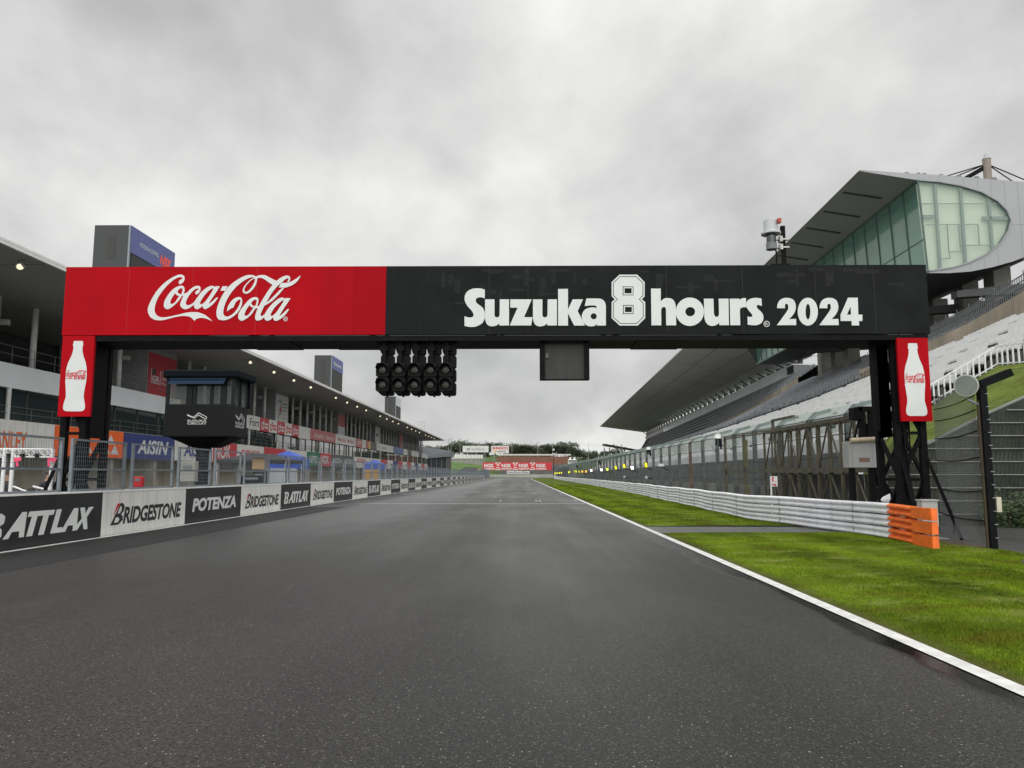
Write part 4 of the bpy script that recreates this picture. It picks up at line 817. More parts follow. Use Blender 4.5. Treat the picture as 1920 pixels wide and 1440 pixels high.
tent('black pop-up canopy tent behind the pit wall, before the red and white signs', 405, 536, 850, 868, 44, tent_black, depth=3.4, val=.18)
tent('nearer blue canopy tent in the pit lane, right of the black canopy', 499, 558, 846, 879, 55, tent_blue, clear_sheet, val=.75)
tent('farther blue canopy tent with an orange sheet below it', 682, 714, 863, 881, 80, tent_blue, mat('orange_sheet', (.42, .22, .04), .6), val=.6)
def boxy(name, lab, cat, px, py, w, d, h, Y, m, z=None, flaps=False, rz=.2):
    p = at(px, py, Y); z = p.z if z is None else z; t = thing(name, lab, cat, (p.x, Y, z)); mb = MB(); c, s_ = math.cos(rz), math.sin(rz)
    R4 = lambda x, y, zz: (p.x + x * c - y * s_, Y + x * s_ + y * c, z + zz)
    mb.hexa([R4(x, y, zz) for zz in (0, h) for x, y in ((-w / 2, -d / 2), (w / 2, -d / 2), (w / 2, d / 2), (-w / 2, d / 2))])
    mb.build('body', m, t, bevel=.02); m2 = MB()
    if flaps:
        m2.add([R4(-w / 2, -d / 2, h), R4(w / 2, -d / 2, h), R4(w / 2, -d / 2 - .16, h + .1), R4(-w / 2, -d / 2 - .16, h + .1)], [(0, 1, 2, 3)]); m2.add([R4(w / 2, -d / 2, h), R4(w / 2, d / 2, h), R4(w / 2 + .18, d / 2, h + .04), R4(w / 2 + .18, -d / 2, h + .04)], [(0, 1, 2, 3)]); m2.build('flap', m, t)
    else: m2.hexa([R4(x, y, zz) for zz in (h * .55, h * .8) for x, y in ((-w * .3, -d / 2 - .02), (w * .3, -d / 2 - .02), (w * .3, -d / 2), (-w * .3, -d / 2))]); m2.build('front_plate', mid_grey, t)
    return t
boxy('cardboard_box', 'open brown cardboard box on a stand under the black canopy', 'box', 487, 880, .72, .55, .52, 42, mat('cardboard', (.36, .24, .12), .8), flaps=True)
boxy('box_stand', 'thin dark stand carrying the brown cardboard box', 'stand', 487, 912, .7, .5, 0.86, 42.1, tent_black, rz=.0)
boxy('generator', 'black generator unit behind the pit wall, below the cardboard box', 'generator', 473, 908, 1.0, .6, .42, 38, steel_black)
boxy('equipment_case', 'grey rounded equipment case beside the control booth pedestal', 'equipment case', 354, 903, .5, .4, .72, 27.5, mat('case_grey', (.30, .30, .27), .6), rz=.1)
boxy('fire_box', 'small red fire extinguisher box behind the mesh panel at the blue sign', 'fire box', 260, 913, .26, .2, .32, 24, mat('fire_red', (.45, .01, .02), .4), rz=0)
t = thing('signalling_frame', 'white pipe frame with cross lattice and pink ribbons behind the leftmost mesh panel', 'frame', (-13, 20, 0)); m = MB()
for px in (5, 21, 95): p = at(px, 900, 20); m.tube((p.x, 20, 0), (p.x, 20, at(px, 842, 20).z), .05, 10)
p0, p1 = at(-60, 850, 20), at(98, 850, 20); za, zb2 = at(50, 842, 20).z, at(50, 857, 20).z
for z in (za, zb2): m.tube((p0.x, 20, z), (p1.x, 20, z), .025, 8)
m.tube((at(25, 912, 20).x, 20, at(25, 912, 20).z), (at(50, 922, 20).x, 20, at(50, 922, 20).z), .025); m.tube((at(62, 912, 20).x, 20, at(62, 912, 20).z), (at(86, 918, 20).x, 20, at(86, 918, 20).z), .025)
m.build('pipe', clean_white, t); m = MB(); n = 12
for k in range(n):
    x0, x1 = p0.x + (p1.x - p0.x) * k / n, p0.x + (p1.x - p0.x) * (k + 1) / n
    m.bar((x0, 20, za), (x1, 20, zb2), .05, .015); m.bar((x0, 20, zb2), (x1, 20, za), .05, .015)
m.build('lattice', clean_white, t); m = MB()
for k in range(0, n, 2): x0 = p0.x + (p1.x - p0.x) * k / n; m.box(x0 - .05, x0 + .05, 19.93, 20.0, zb2 - .03, zb2 + .09)
m.build_each('joint_clamp', steel_black, t); pink = mat('ribbon_pink', (.85, .06, .16), .5); m = MB()
for px, w in ((33, 16), (92, 5), (105, 24)):
    p = at(px, 862, 19.9); h = w / F * 20 / 2
    m.quad((p.x - h, 19.9, p.z + .05), (p.x + h, 19.88, p.z + .06), (p.x + h * .9, 19.87, p.z - .03), (p.x - h * .8, 19.9, p.z - .05)); m.quad((p.x - .03, 19.86, p.z), (p.x + .03, 19.86, p.z), (p.x + .06, 19.86, p.z - .16), (p.x, 19.86, p.z - .18))
m.build('ribbon', pink, t)
# people: one skinned surface each
def person(lab, base, pose, shirt, trouser, h=1.68, face=0):
    t = thing('person', lab, 'person', base); S_ = h / 1.75
    J = {'pel': (0, 0, .95), 'sp': (0, .01, 1.15), 'ch': (0, 0, 1.36), 'nk': (0, 0, 1.49), 'hd': (0, -.02, 1.58), 'top': (0, -.01, 1.72),
         'hl': (-.1, 0, .9), 'kl': (-.11, -.03, .5), 'al': (-.11, .02, .08), 'tl': (-.11, -.14, .04), 'hr': (.1, 0, .9), 'kr': (.11, -.03, .5), 'ar': (.11, .02, .08), 'tr': (.11, -.14, .04),
         'sl': (-.19, 0, 1.40), 'el': (-.25, .02, 1.13), 'wl': (-.24, -.1, .90), 'fl': (-.23, -.15, .80), 'sr': (.19, 0, 1.40), 'er': (.25, .02, 1.13), 'wr': (.24, -.1, .90), 'fr': (.23, -.15, .80)}
    J.update(pose)
    E = [('pel', 'sp'), ('sp', 'ch'), ('ch', 'nk'), ('nk', 'hd'), ('hd', 'top'), ('pel', 'hl'), ('hl', 'kl'), ('kl', 'al'), ('al', 'tl'), ('pel', 'hr'), ('hr', 'kr'), ('kr', 'ar'), ('ar', 'tr'), ('ch', 'sl'), ('sl', 'el'), ('el', 'wl'), ('wl', 'fl'), ('ch', 'sr'), ('sr', 'er'), ('er', 'wr'), ('wr', 'fr')]
    RAD = {'pel': (.15, .11), 'sp': (.14, .10), 'ch': (.17, .12), 'nk': (.055, .055), 'hd': (.078, .095), 'top': (.06, .07), 'hl': (.09, .09), 'kl': (.06, .06), 'al': (.045, .045), 'tl': (.04, .03), 'sl': (.06, .06), 'el': (.045, .045), 'wl': (.032, .03), 'fl': (.03, .018)}
    def skin(names, edges, nm, m, fat=1.0):
        me = bpy.data.meshes.new(nm); c, s_ = math.cos(face), math.sin(face)
        me.from_pydata([tuple(Vector((x * c - y * s_, x * s_ + y * c, z)) * S_) for x, y, z in (J[n] for n in names)], [(names.index(a), names.index(b)) for a, b in edges], []); o = link(nm, me, t); me.materials.append(m)
        me.skin_vertices or me.attributes
        sk = o.modifiers.new('skin', 'SKIN'); lay_ = me.skin_vertices[0] if me.skin_vertices else None
        return o, lay_
    cols = {'body': (J, E)}
    me = bpy.data.meshes.new('body'); bm_names = list(J)
    import bmesh
    bm = bmesh.new(); L_ = bm.verts.layers.skin.verify(); c, s_ = math.cos(face), math.sin(face); vv = {}
    for n_ in bm_names:
        x, y, z = J[n_]; v = bm.verts.new(Vector((x * c - y * s_, x * s_ + y * c, z)) * S_); vv[n_] = v
        r_ = RAD.get(n_) or RAD[n_[0] + 'l']; v[L_].radius = (r_[0] * S_, r_[1] * S_); v[L_].use_root = n_ == 'pel'
    for a, b in E: bm.edges.new((vv[a], vv[b]))
    bm.to_mesh(me); bm.free(); o = link('body', me, t); o.modifiers.new('skin', 'SKIN').use_smooth_shade = True; sb = o.modifiers.new('sub', 'SUBSURF'); sb.levels = sb.render_levels = 1
    m = bpy.data.materials.new('clothed_skin'); m.use_nodes = True; nt = m.node_tree; N = nt.nodes.new; tc = N('ShaderNodeTexCoord'); sx_ = N('ShaderNodeSeparateXYZ'); nt.links.new(tc.outputs['Object'], sx_.inputs[0]); cr = N('ShaderNodeValToRGB')
    md = N('ShaderNodeMath'); md.operation = 'DIVIDE'; md.inputs[1].default_value = 2.0; nt.links.new(sx_.outputs[2], md.inputs[0]); nt.links.new(md.outputs[0], cr.inputs[0]); cr.color_ramp.interpolation = 'CONSTANT'
    e = cr.color_ramp.elements; e[0].position = 0; e[0].color = (.02, .02, .02, 1); e[1].position = .05 * S_; e[1].color = (*trouser, 1)
    for p_, cc in ((J['pel'][2] * S_ / 2 + .01, shirt), (J['nk'][2] * S_ / 2 - .01, (.42, .25, .17))): q = e.new(p_); q.color = (*cc, 1)
    nt.links.new(cr.outputs[0], nt.nodes['Principled BSDF'].inputs['Base Color']); me.materials.append(m)
    hd = Vector(J['hd']); hc = Vector((hd.x * c - hd.y * s_, hd.x * s_ + hd.y * c, hd.z + .06)) * S_ + Vector(base); mb = MB(); rings = []
    for i in range(5):
        a = R(5 + 85 * i / 4); rings.append([(hc.x + .098 * math.cos(a) * math.cos(u), hc.y + .012 + .11 * math.cos(a) * math.sin(u), hc.z + .02 + .10 * math.sin(a)) for u in [2 * math.pi * k / 12 for k in range(12)]])
    mb.loft(rings, close=True); mb.build('hair', mat('hair_black', (.012, .01, .009), .6), t, smooth=True)
    return t
p = at(15, 900, 22); person('person in a black shirt standing behind the leftmost mesh panel, arm out to the right', (p.x, 22, 0), {'er': (.38, -.05, 1.20), 'wr': (.52, -.12, 1.22), 'fr': (.60, -.14, 1.26)}, (.02, .02, .022), (.03, .03, .04), 1.62)
p = at(90, 900, 22.6); person('person in dark clothes standing in profile close to the left gantry leg', (p.x, 22.6, 0), {}, (.025, .025, .03), (.04, .04, .05), 1.62, R(60))
p = at(62, 915, 22); person('person crouching low between the two standing people, only the head showing', (p.x, 22, 0), {'pel': (0, 0, .45), 'sp': (0, .02, .65), 'ch': (0, -.03, .86), 'nk': (0, -.05, .99), 'hd': (0, -.08, 1.08), 'top': (0, -.07, 1.22), 'hl': (-.1, 0, .42), 'kl': (-.14, -.38, .5), 'al': (-.13, -.2, .08), 'tl': (-.13, -.36, .04), 'hr': (.1, 0, .42), 'kr': (.14, -.38, .5), 'ar': (.13, -.2, .08), 'tr': (.13, -.36, .04), 'sl': (-.19, -.03, .9), 'el': (-.24, -.1, .66), 'wl': (-.15, -.3, .6), 'fl': (-.13, -.38, .58), 'sr': (.19, -.03, .9), 'er': (.24, -.1, .66), 'wr': (.15, -.3, .6), 'fr': (.13, -.38, .58)}, (.03, .03, .035), (.03, .03, .04), 1.62)
# ------------------------------------------------------------------ annex past the end of the pits
a, b = at(789, 873, 236), at(840, 873, 250); t = thing('annex_building', 'small grey angular building past the far end of the pit building', 'building', (a.x, 240, 0)); an = mat('annex_grey', (.20, .22, .24), .5, var=.08)
zt_, zb_ = at(815, 844, 240).z, at(815, 856, 240).z
MB().hexa([(a.x, 232, zb_ - 1), (a.x + 8.3, 240, zb_), (a.x + 8.3, 256, zb_), (a.x - 6, 256, zb_ - 1), (a.x, 232, zt_ + 1), (a.x + 8.6, 240, zt_ - .2), (a.x + 8.6, 256, zt_ - .2), (a.x - 6, 256, zt_ + 1)]).build('upper_storey', an, t)
MB().hexa([(a.x, 232.4, 0), (a.x + 7.6, 240.5, 0), (a.x + 7.6, 255, 0), (a.x - 6, 255, 0), (a.x, 232.4, zb_ - 1), (a.x + 7.6, 240.5, zb_), (a.x + 7.6, 255, zb_), (a.x - 6, 255, zb_ - 1)]).build('glazed_storey', mat('annex_dark', (.03, .035, .038), .5), t)
m = MB()
for k in range(6): x = a.x + .3 + 7.2 * k / 5; y = 232.3 + 8.1 * k / 5; m.box(x - .1, x + .1, y - .1, y + .1, 0, zb_ - .9 + k * .16)
m.build('mullion', mid_grey, t)
# ================================================================== RIGHT SIDE
# ------------------------------------------------------------------ guard rail
rail_m = mat('rail_white', (.78, .79, .83), .4, metal=.0, var=.07, scale=2.5, streak=.2, spec=.5); orange_m = mat('rail_orange', (.80, .155, .015), .45, var=.16, scale=5, streak=.2)
gr = thing('guard_rail', 'long white triple beam guard rail with orange end caps beside the grass verge', 'guard rail', (8.6, 17, 0))
prof = [(.0, 0), (.012, .012), (.075, .035), (.08, .06), (.075, .085), (.02, .115), (.012, .13), (.02, .145), (.075, .175), (.08, .20), (.075, .225), (.012, .25), (.0, .262)]
def beam(y0, y1, zb_, step, off=0.0):
    ys = [y0]
    while ys[-1] < y1: ys.append(min(y1, ys[-1] + step * max(1, (ys[-1]) / 50)))
    out = []
    for y in ys:
        wob = .012 * math.sin(y * 1.1) + .01 * math.sin(y * .37)
        out.append([(rail_x(y) - d - off + wob * .5, y, zb_ + z + wob) for d, z in prof] + [(rail_x(y) + .012 - off, y, zb_ + .262 + wob), (rail_x(y) + .012 - off, y, zb_ + wob)])
    return out
for k in range(3):
    zb_ = .02 + k * .285
    mb = MB(); mb.loft(beam(18.42, 290, zb_, .8), close=True, caps=True); rb = mb.build('rail_beam', rail_m, gr)
    mb = MB(); y = 20.2
    while y < 70:   # lapped joints and bolts
        x = rail_x(y); mb.box(x - .084, x - .06, y - .008, y + .008, zb_ + .03, zb_ + .235)
        for dz in (.06, .2):
            for dy in (-.07, .07): mb.tube((x - .09, y + dy, zb_ + dz), (x - .075, y + dy, zb_ + dz), .011, 6)
        y += 4
    mb.build('joint_bolt', mat('bolt_grey', (.30, .30, .31), .5, metal=.4), rb)
    mb = MB(); mb.loft(beam(17.0, 18.415, zb_, .3, .004), close=True, caps=True)
    x = rail_x(16.2); mb.hexa([(x - .11, 16.15, zb_ + .004), (x + .02, 16.15, zb_ + .004), (x + .06, 17.05, zb_ + .014), (x - .075, 17.05, zb_ + .014), (x - .11, 16.15, zb_ + .256), (x + .02, 16.15, zb_ + .256), (x + .06, 17.05, zb_ + .246), (x - .075, 17.05, zb_ + .246)])
    mb.box(x - .118, x - .1, 16.2, 16.25, zb_ + .03, zb_ + .24)
    mb.box(x - .135, x - .11, 15.75, 16.1, zb_ + .09, zb_ + .17) if k < 0 else None
    mb.build('end_cap', orange_m, gr)
y = 18.0
for i in range(48): x = rail_x(y); MB().box(x + .015, x + .13, y - .05, y + .05, -.05, .84).build('rail_post', galv, gr); y += 2.0 if y < 60 else 6
# ------------------------------------------------------------------ debris fence with curved top
NX = 11.2; post_m = mat('fence_post', (.10, .11, .115), .55, metal=.3, var=.3, scale=3)
df = thing('debris_fence', 'tall debris fence of dark posts and green grey netting running along the whole right side', 'fence', (NX, 40, 0))
def fx(y): return NX + max(0, y - 120) * .002 + (0 if y < 230 else (y - 230) ** 2 * .0009)
py_ = [36.9 + 3.5 * k for k in range(-4, 86)]
for i, y in enumerate(py_):
    x = fx(y); mb = MB(); mb.box(x - .09, x + .09, y - .08, y + .08, 0, 3.62); mb.bar((x, y, 3.58), (x + .3, y, 3.88), .16); mb.bar((x + .27, y, 3.85), (x + .85, y, 4.02), .14)
    mb.build('fence_post', mat('rust_post', (.13, .07, .05), .8, var=.3) if abs(y - (36.9 + 14)) < 1 else post_m, df)
net_low = net('green_netting', (.11, .14, .13), .26, (.6, .5, .8)); net_top = net('hood_netting', (.17, .23, .205), .55, (.6, .5, .8))
mb = MB(); mb.loft([[(fx(y) - .10, y, 0.6), (fx(y) - .10, y, 3.0)] for y in py_]); mb.build('netting', net_low, df)
mb = MB(); mb.loft([[(fx(y) - .10, y, 3.0), (fx(y) - .08, y, 3.62), (fx(y) + .28, y, 3.93), (fx(y) + .85, y, 4.09)] for y in py_]); mb.build('hood_netting', net_top, df)
mb = MB()
for z in (.5, 1.3, 2.1, 2.9, 3.55): mb.loft([[(fx(y) - .11, y, z), (fx(y) - .11, y, z + .035)] for y in py_]); mb.loft([[(fx(y) - .13, y, z + .035), (fx(y) - .11, y, z + .035)] for y in py_])
mb.build('wire_rope', galv, df)
mb = MB(); mb.loft([[(fx(y) + .15, y, 0), (fx(y) + .15, y, 1.0), (fx(y) + .35, y, 1.0)] for y in py_]); mb.build('kerb_wall', concrete, df)
# flag-light panels on the fence
lamp_y = glow('lamp_yellow', (.85, .85, .02), 1.1); lamp_w = glow('lamp_white', (1, .86, .8), 3.2); lamp_a = glow('lamp_amber', (1, .45, .05), 1.4); lamp_g = glow('lamp_green_yellow', (.62, .9, .1), 1.3)
LP = [(1212, 872, 'y', 'large yellow marshal light nearest the camera on the debris fence'), (1186, 877, 'w', 'bright white marshal light between two yellow ones on the fence'), (1171, 874, 'y', 'yellow marshal light just left of the nearer white light'), (1155, 877, 'y', 'smaller yellow marshal light next to the green yellow one'),
      (1139, 880, 'g', 'green yellow marshal light in the middle of the row on the fence'), (1128, 881, 'w', 'white marshal light just left of the green yellow light'), (1109, 882, 'w', 'farthest bright white marshal light on the fence'), (1099, 884, 'a', 'right one of the two amber marshal lights'), (1092, 884, 'a', 'left one of the two amber marshal lights'),
      (1087, 884.3, 'y', ''), (1081, 884, 'y', ''), (1078, 884, 'y', ''), (1069, 885, 'y', ''), (1067, 885.5, 'y', ''), (1053, 886.5, 'y', ''), (1049, 887, 'y', ''), (1045, 887, 'y', ''), (1041, 887.3, 'y', '')]
arm_m = steel_black
for px, py, c, lab in LP:
    p = at_x(px, py, 10.6) if px > 1088 else at_x(px, py, 11.3); y = min(p.y, 290)
    p = at(px, py, y) if y < 290 else p
    t = thing('marshal_light', lab or 'tiny yellow marshal light in the far cluster on the fence', 'marshal light', tuple(p), 'marshal lights on the fence' if lab else 'far yellow marshal lights')
    w, h = (.13, .22) if c in 'y' else (.16, .18)
    if not lab: w, h = .22, .26
    mb = MB(); mb.hexa([(p.x - w, p.y + .02, p.z - h), (p.x + w, p.y + .12, p.z - h), (p.x + w, p.y + .25, p.z - h), (p.x - w, p.y + .15, p.z - h), (p.x - w - .05, p.y + .02, p.z + h), (p.x + w - .05, p.y + .12, p.z + h), (p.x + w - .05, p.y + .25, p.z + h), (p.x - w - .05, p.y + .15, p.z + h)])
    mb.bar((p.x + .1, p.y + .2, p.z - .25), (fx(p.y), p.y + .35, p.z - .45), .05); mb.build('lamp_case', arm_m, t)
    mb = MB(); e = .8; mb.quad((p.x - w * e, p.y + .01, p.z - h * e), (p.x + w * e, p.y + .09, p.z - h * e), (p.x + w * e - .05, p.y + .09, p.z + h * e), (p.x - w * e - .05, p.y + .01, p.z + h * e)); mb.build('lamp_face', {'y': lamp_y, 'w': lamp_w, 'a': lamp_a, 'g': lamp_g}[c], t)
for px, py, lab in ((1213, 896, 'white horn loudspeaker low on the fence below the yellow light'), (1172, 895, 'white horn loudspeaker low on the fence, left of the nearer one')):
    p = at_x(px, py, 10.7); t = thing('horn_loudspeaker', lab, 'loudspeaker', tuple(p), 'horn loudspeakers on the fence')
    MB().tube((p.x - .1, p.y - .35, p.z + .05), (p.x + .05, p.y + .15, p.z), .13, 12, .05).build('horn', mat('horn_grey', (.35, .36, .36), .5), t); MB().bar((p.x, p.y + .1, p.z - .03), (fx(p.y), p.y + .1, p.z - .05), .06).build('bracket', arm_m, t)
p = at_x(1240, 872, 10.7); t = thing('camera_housing', 'pale camera housing on an arm of the debris fence, right of the yellow lights', 'camera', tuple(p))
MB().hexa([(p.x - .3, p.y - .4, p.z - .09), (p.x + .12, p.y - .3, p.z - .12), (p.x + .12, p.y + .1, p.z - .12), (p.x - .2, p.y + .1, p.z - .09), (p.x - .3, p.y - .4, p.z + .1), (p.x + .12, p.y - .3, p.z + .1), (p.x + .12, p.y + .1, p.z + .1), (p.x - .2, p.y + .1, p.z + .1)]).build('housing', clean_white, t); MB().bar((p.x, p.y, p.z - .1), (fx(p.y), p.y + .2, p.z - .4), .05).build('arm', arm_m, t)
for px, py, lab in ((1346, 825, 'white topped beacon box on the fence post nearest the steel truss'), (1216, 845, 'white topped beacon box on the fence above the yellow lights'), (1123, 865, 'dark beacon box far along the fence'), (1081, 873, 'smallest and farthest dark beacon box on the fence')):
    p = at_x(px, py, 10.9); t = thing('beacon_box', lab, 'beacon', tuple(p), 'beacon boxes on the fence'); MB().tube(p - Vector((0, 0, .3)), p + Vector((0, 0, .1)), .14, 12).build('camera_window', dark_glass, t)
    MB().tube(p + Vector((0, 0, .1)), p + Vector((0, 0, .32)), .17, 14).tube(p + Vector((0, 0, .08)), p + Vector((0, 0, .11)), .25, 14).build('cover', clean_white if px > 1200 else mid_grey, t); MB().box(p.x, fx(p.y), p.y - .03, p.y + .03, p.z - .34, p.z - .28).box(p.x + .12, p.x + .2, p.y - .04, p.y + .04, p.z - .5, p.z + .15).build('bracket', arm_m, t)
# ------------------------------------------------------------------ steel truss gate
rust = mat('weathered_steel', (.075, .068, .046), .75, var=.45, scale=3, bump=.2)
tg = thing('truss_gate', 'weathered brown steel truss gate standing behind the guard rail, left of the right gantry leg', 'gate', (10.3, 27, 0)); T0, T1 = 22.9, 32.6
for X in (10.3, 10.75):
    mb = MB()
    for z, h in ((3.3, .14), (1.68, .16), (.25, .12)): mb.box(X - .06, X + .06, T0, T1, z - h / 2, z + h / 2)
    mb.build('chord', rust, tg); n = 5; d = (T1 - T0) / n; mb = MB()
    for k in range(n if X < 10.5 else 0):
        y = T0 + d * k
        mb.bar((X, y, 1.72), (X, y + d / 2, 3.28), .045); mb.bar((X, y + d / 2, 3.28), (X, y + d, 1.72), .045); mb.bar((X, y, .3), (X, y + d / 2, 1.62), .045); mb.bar((X, y + d / 2, 1.62), (X, y + d, .3), .045)
    if X < 10.5: mb.build('diagonal', rust, tg)
    mb = MB()
    for k in range(2 * n + 1): y = T0 + d * k / 2; w = .028 if k % 2 else .04; mb.box(X - w, X + w, y - w, y + w, .2, 3.3)
    mb.build('upright', rust, tg)
mb = MB()
for k in range(13): y = T0 + (T1 - T0) * k / 12; mb.box(10.33, 10.72, y - .03, y + .03, 3.24, 3.3); mb.box(10.33, 10.72, y - .03, y + .03, 1.64, 1.7)
mb.build('cross_tie', rust, tg); mb = MB()
for z in (3.28, 3.36, 1.62, 1.72): mb.box(10.28, 10.33, T1, T1 + 6.3, z - .025, z + .025)
for y in (T1 + 3, T1 + 6.25): mb.box(10.25, 10.36, y - .06, y + .06, 0, 3.4)
mb.build('guide_rail', rust, tg); mb = MB(); mb.box(10.26, 10.36, 31.4, 31.5, 3.37, 3.75); mb.box(10.26, 10.36, 29, 31.5, 3.68, 3.76); mb.build('top_bracket', rust, tg)
mb = MB()
for k in range(6): y = T0 + .5 + k * 1.6; mb.box(11.0, 11.05, y, y + 1.45, .1, 1.55)
mb.build_each('backing_sheet', mat('backing_dark', (.055, .06, .06), .6, var=.5, scale=1.2), tg)
mb = MB(); mb.box(10.2, 10.24, T1 + 2.2, T1 + 2.75, 1.9, 3.1); mb.box(10.2, 10.24, T1 + 2.1, T1 + 2.8, .1, 1.1); mb.build_each('olive_panel', mat('olive_panel', (.11, .105, .045), .7, var=.3), tg)
# grey control box with the black machine on top
Yx = 21.0; a, b = at(1590, 828, Yx), at(1652, 877, Yx); t = thing('electrical_box', 'grey electrical control box with rust stain and a pipe across its top', 'electrical box', ((a.x + b.x) / 2, Yx, b.z))
MB().box(a.x, b.x, Yx, Yx + .4, b.z, a.z).build('box_body', mat('box_grey', (.36, .37, .37), .5, var=.07, scale=2, streak=.3), t, bevel=.015)
c, d = at(1611, 858, Yx), at(1631, 866, Yx); MB().box(c.x, d.x, Yx - .012, Yx, d.z, c.z).build('name_plate', mat('plate_brown', (.20, .12, .09), .6), t)
m = MB(); c = at(1593, 826, Yx); d = at(1658, 824, Yx); m.tube((c.x, Yx - .05, c.z), (d.x, Yx - .05, d.z + .02), .065, 12); m.build('pipe', mat('pipe_cream', (.42, .36, .24), .6, var=.3, scale=5), t)
m = MB(); x = (a.x + b.x) / 2; m.box(a.x + .1, a.x + .2, Yx + .1, Yx + .3, 0, b.z).box(b.x - .22, b.x - .12, Yx + .1, Yx + .3, 0, b.z); m.bar((b.x - .1, Yx + .2, b.z), (b.x + .55, Yx + .4, 0), .12); m.build('stand', steel_black, t)
m = MB(); P = [at(1650, 826, Yx - .1), at(1662, 838, Yx - .1), at(1668, 858, Yx - .1), at(1682, 868, Yx - .1), at(1690, 866, Yx - .1)]
for u_, v_ in zip(P, P[1:]): m.tube(u_, v_, .022, 6)
m.build('hose', steel_black, t)
t = thing('winch_motor', 'black motor unit with an arched arm standing on the grey electrical box', 'machine', (x, Yx + .2, a.z)); q = lambda px, py: at(px, py, Yx + .2)
m = MB()
def pbox(m, px0, px1, py0, py1, Y0, Y1): u_, v_ = at(px0, py0, Y0), at(px1, py1, Y0); m.box(u_.x, v_.x, Y0, Y1, v_.z, u_.z)
pbox(m, 1601, 1617, 764, 786, Yx + .1, Yx + .45); pbox(m, 1610, 1640, 762, 771, Yx + .1, Yx + .4); pbox(m, 1630, 1641, 771, 824, Yx + .15, Yx + .3); m.build('arched_arm', steel_black, t)
m = MB(); pbox(m, 1616, 1625, 771, 822, Yx + .12, Yx + .4); pbox(m, 1626, 1634, 794, 822, Yx + .1, Yx + .3); m.bar(q(1611, 786), q(1602, 822), .05); m.build('motor_block', steel_black, t)
m = MB(); pbox(m, 1596, 1644, 820, 825, Yx, Yx + .4); m.build('base_plate', steel_black, t)
# other small things
c = at(1663, 936, 19.6); t = thing('horn_speaker', 'white horn speaker lying behind the guard rail at the foot of the right gantry leg', 'loudspeaker', (c.x, 19.6, .6)); MB().tube((c.x + .05, 19.5, c.z), (c.x - .16, 19.6, c.z - .02), .15, 14, .05).build('horn', clean_white, t); MB().box(c.x - .18, c.x - .12, 19.55, 19.65, 0, c.z + .06).build('stand', steel_black, t)
c0, c1 = at(1718, 936, 18.3), at(1749, 965, 18.3); t = thing('junction_box', 'light grey junction box in front of the right gantry leg behind the orange rail end', 'junction box', (c0.x, 18.3, 0)); MB().box(c0.x, c1.x, 18.05, 18.3, .35, c0.z - .03).build('box_body', mat('junction_grey', (.42, .43, .42), .5), t, bevel=.01); MB().box(c0.x - .02, c1.x + .02, 18.02, 18.33, c0.z - .03, c0.z).build('lid', mat('junction_grey', (.42, .43, .42), .5), t); MB().box(c0.x + .1, c0.x + .2, 18.1, 18.2, 0, .35).box(c1.x - .2, c1.x - .1, 18.1, 18.2, 0, .35).build('leg', galv, t)
s0 = at_x(1444, 893, 9.0); s1 = at(1458, 912, s0.y); t = thing('marker_sign', 'small white sign with red arrow on a thin post behind the guard rail', 'sign', (s0.x, s0.y, 0)); MB().box(s0.x, s0.x + .05, s0.y, s0.y + .04, 0, s0.z).build('post', clean_white, t); p_ = MB().box(s0.x, s1.x, s0.y - .015, s0.y - .001, s1.z, s0.z).build('sign_plate', clean_white, t)
m = MB(); w = s1.x - s0.x; h = s0.z - s1.z; y = s0.y - .017; B_ = lambda *pp: m.add([(s0.x + u * w, y, s1.z + v * h) for u, v in pp], [tuple(range(len(pp)))])
B_((.22, .45), (.42, .45), (.42, .92), (.22, .92)); B_((.42, .8), (.55, .8), (.55, .92), (.42, .92)); B_((.15, .3), (.2, .18), (.62, .06), (.62, 0.0), (.85, .1), (.68, .3), (.66, .2)); m.build('red_mark', letter_red, p_); m = MB(); text_y(m, 'LINE', y + .001, s0.x + w * .45, s0.x + w * .85, s1.z + .42 * h, s1.z + .52 * h); m.build('lettering', letter_red, p_)
# near end of the fence: leaning end post, chain link and floodlight
Yp = 16.2; fp = thing('end_post_fence', 'chain link fence from the right gantry leg to a tall black bent post', 'fence', (10.0, Yp, 0))
b0, tp = ground_at(1863, 1027), at(1839, 716, Yp); Xp = at(1850, 870, Yp).x
mb = MB(); mb.box(Xp - .07, Xp + .07, Yp - .08, Yp + .08, 0, tp.z); mb.bar((Xp - .05, Yp, tp.z - .06), (Xp + .62, Yp, tp.z + .2), .16, .2, up=(0, 1, 0)); mb.build('end_post', mat('post_black', (.006, .0065, .007), .6, var=.3, spec=.08), fp)
mb = MB(); mb.box(Xp - .112, Xp - .073, Yp - .02, Yp + .03, 0, tp.z - .4); mb.build('wooden_batten', mat('batten_brown', (.06, .048, .026), .8, var=.3, scale=5), fp)
mb = MB()
for k in range(12): z = .25 + k * .27; mb.tube((Xp + .02, Yp - .09, z), (Xp + .09, Yp - .09, z), .01, 6)
mb.build('eye_bolt', galv, fp)
mb = MB(); ang = [(Xp - .15, Yp), (at(1752, 800, 19.8).x, 19.8)]; (xa, ya), (xb, yb) = ang; Lf = math.hypot(xb - xa, yb - ya); Hf = 3.35; pt = .085
fp_ = lambda s_, z: (xa + (xb - xa) * s_ / Lf, ya + (yb - ya) * s_ / Lf, z)
for sg in (1, -1):
    s0_ = -Hf
    while s0_ < Lf:
        lo, hi = max(0, s0_), min(Lf, s0_ + Hf)
        if hi > lo + .05:
            f = (lambda s_: .1 + s_ - s0_) if sg > 0 else (lambda s_: .1 + Hf - (s_ - s0_))
            mb.bar(fp_(lo, f(lo)), fp_(hi, f(hi)), .0046)
        s0_ += pt
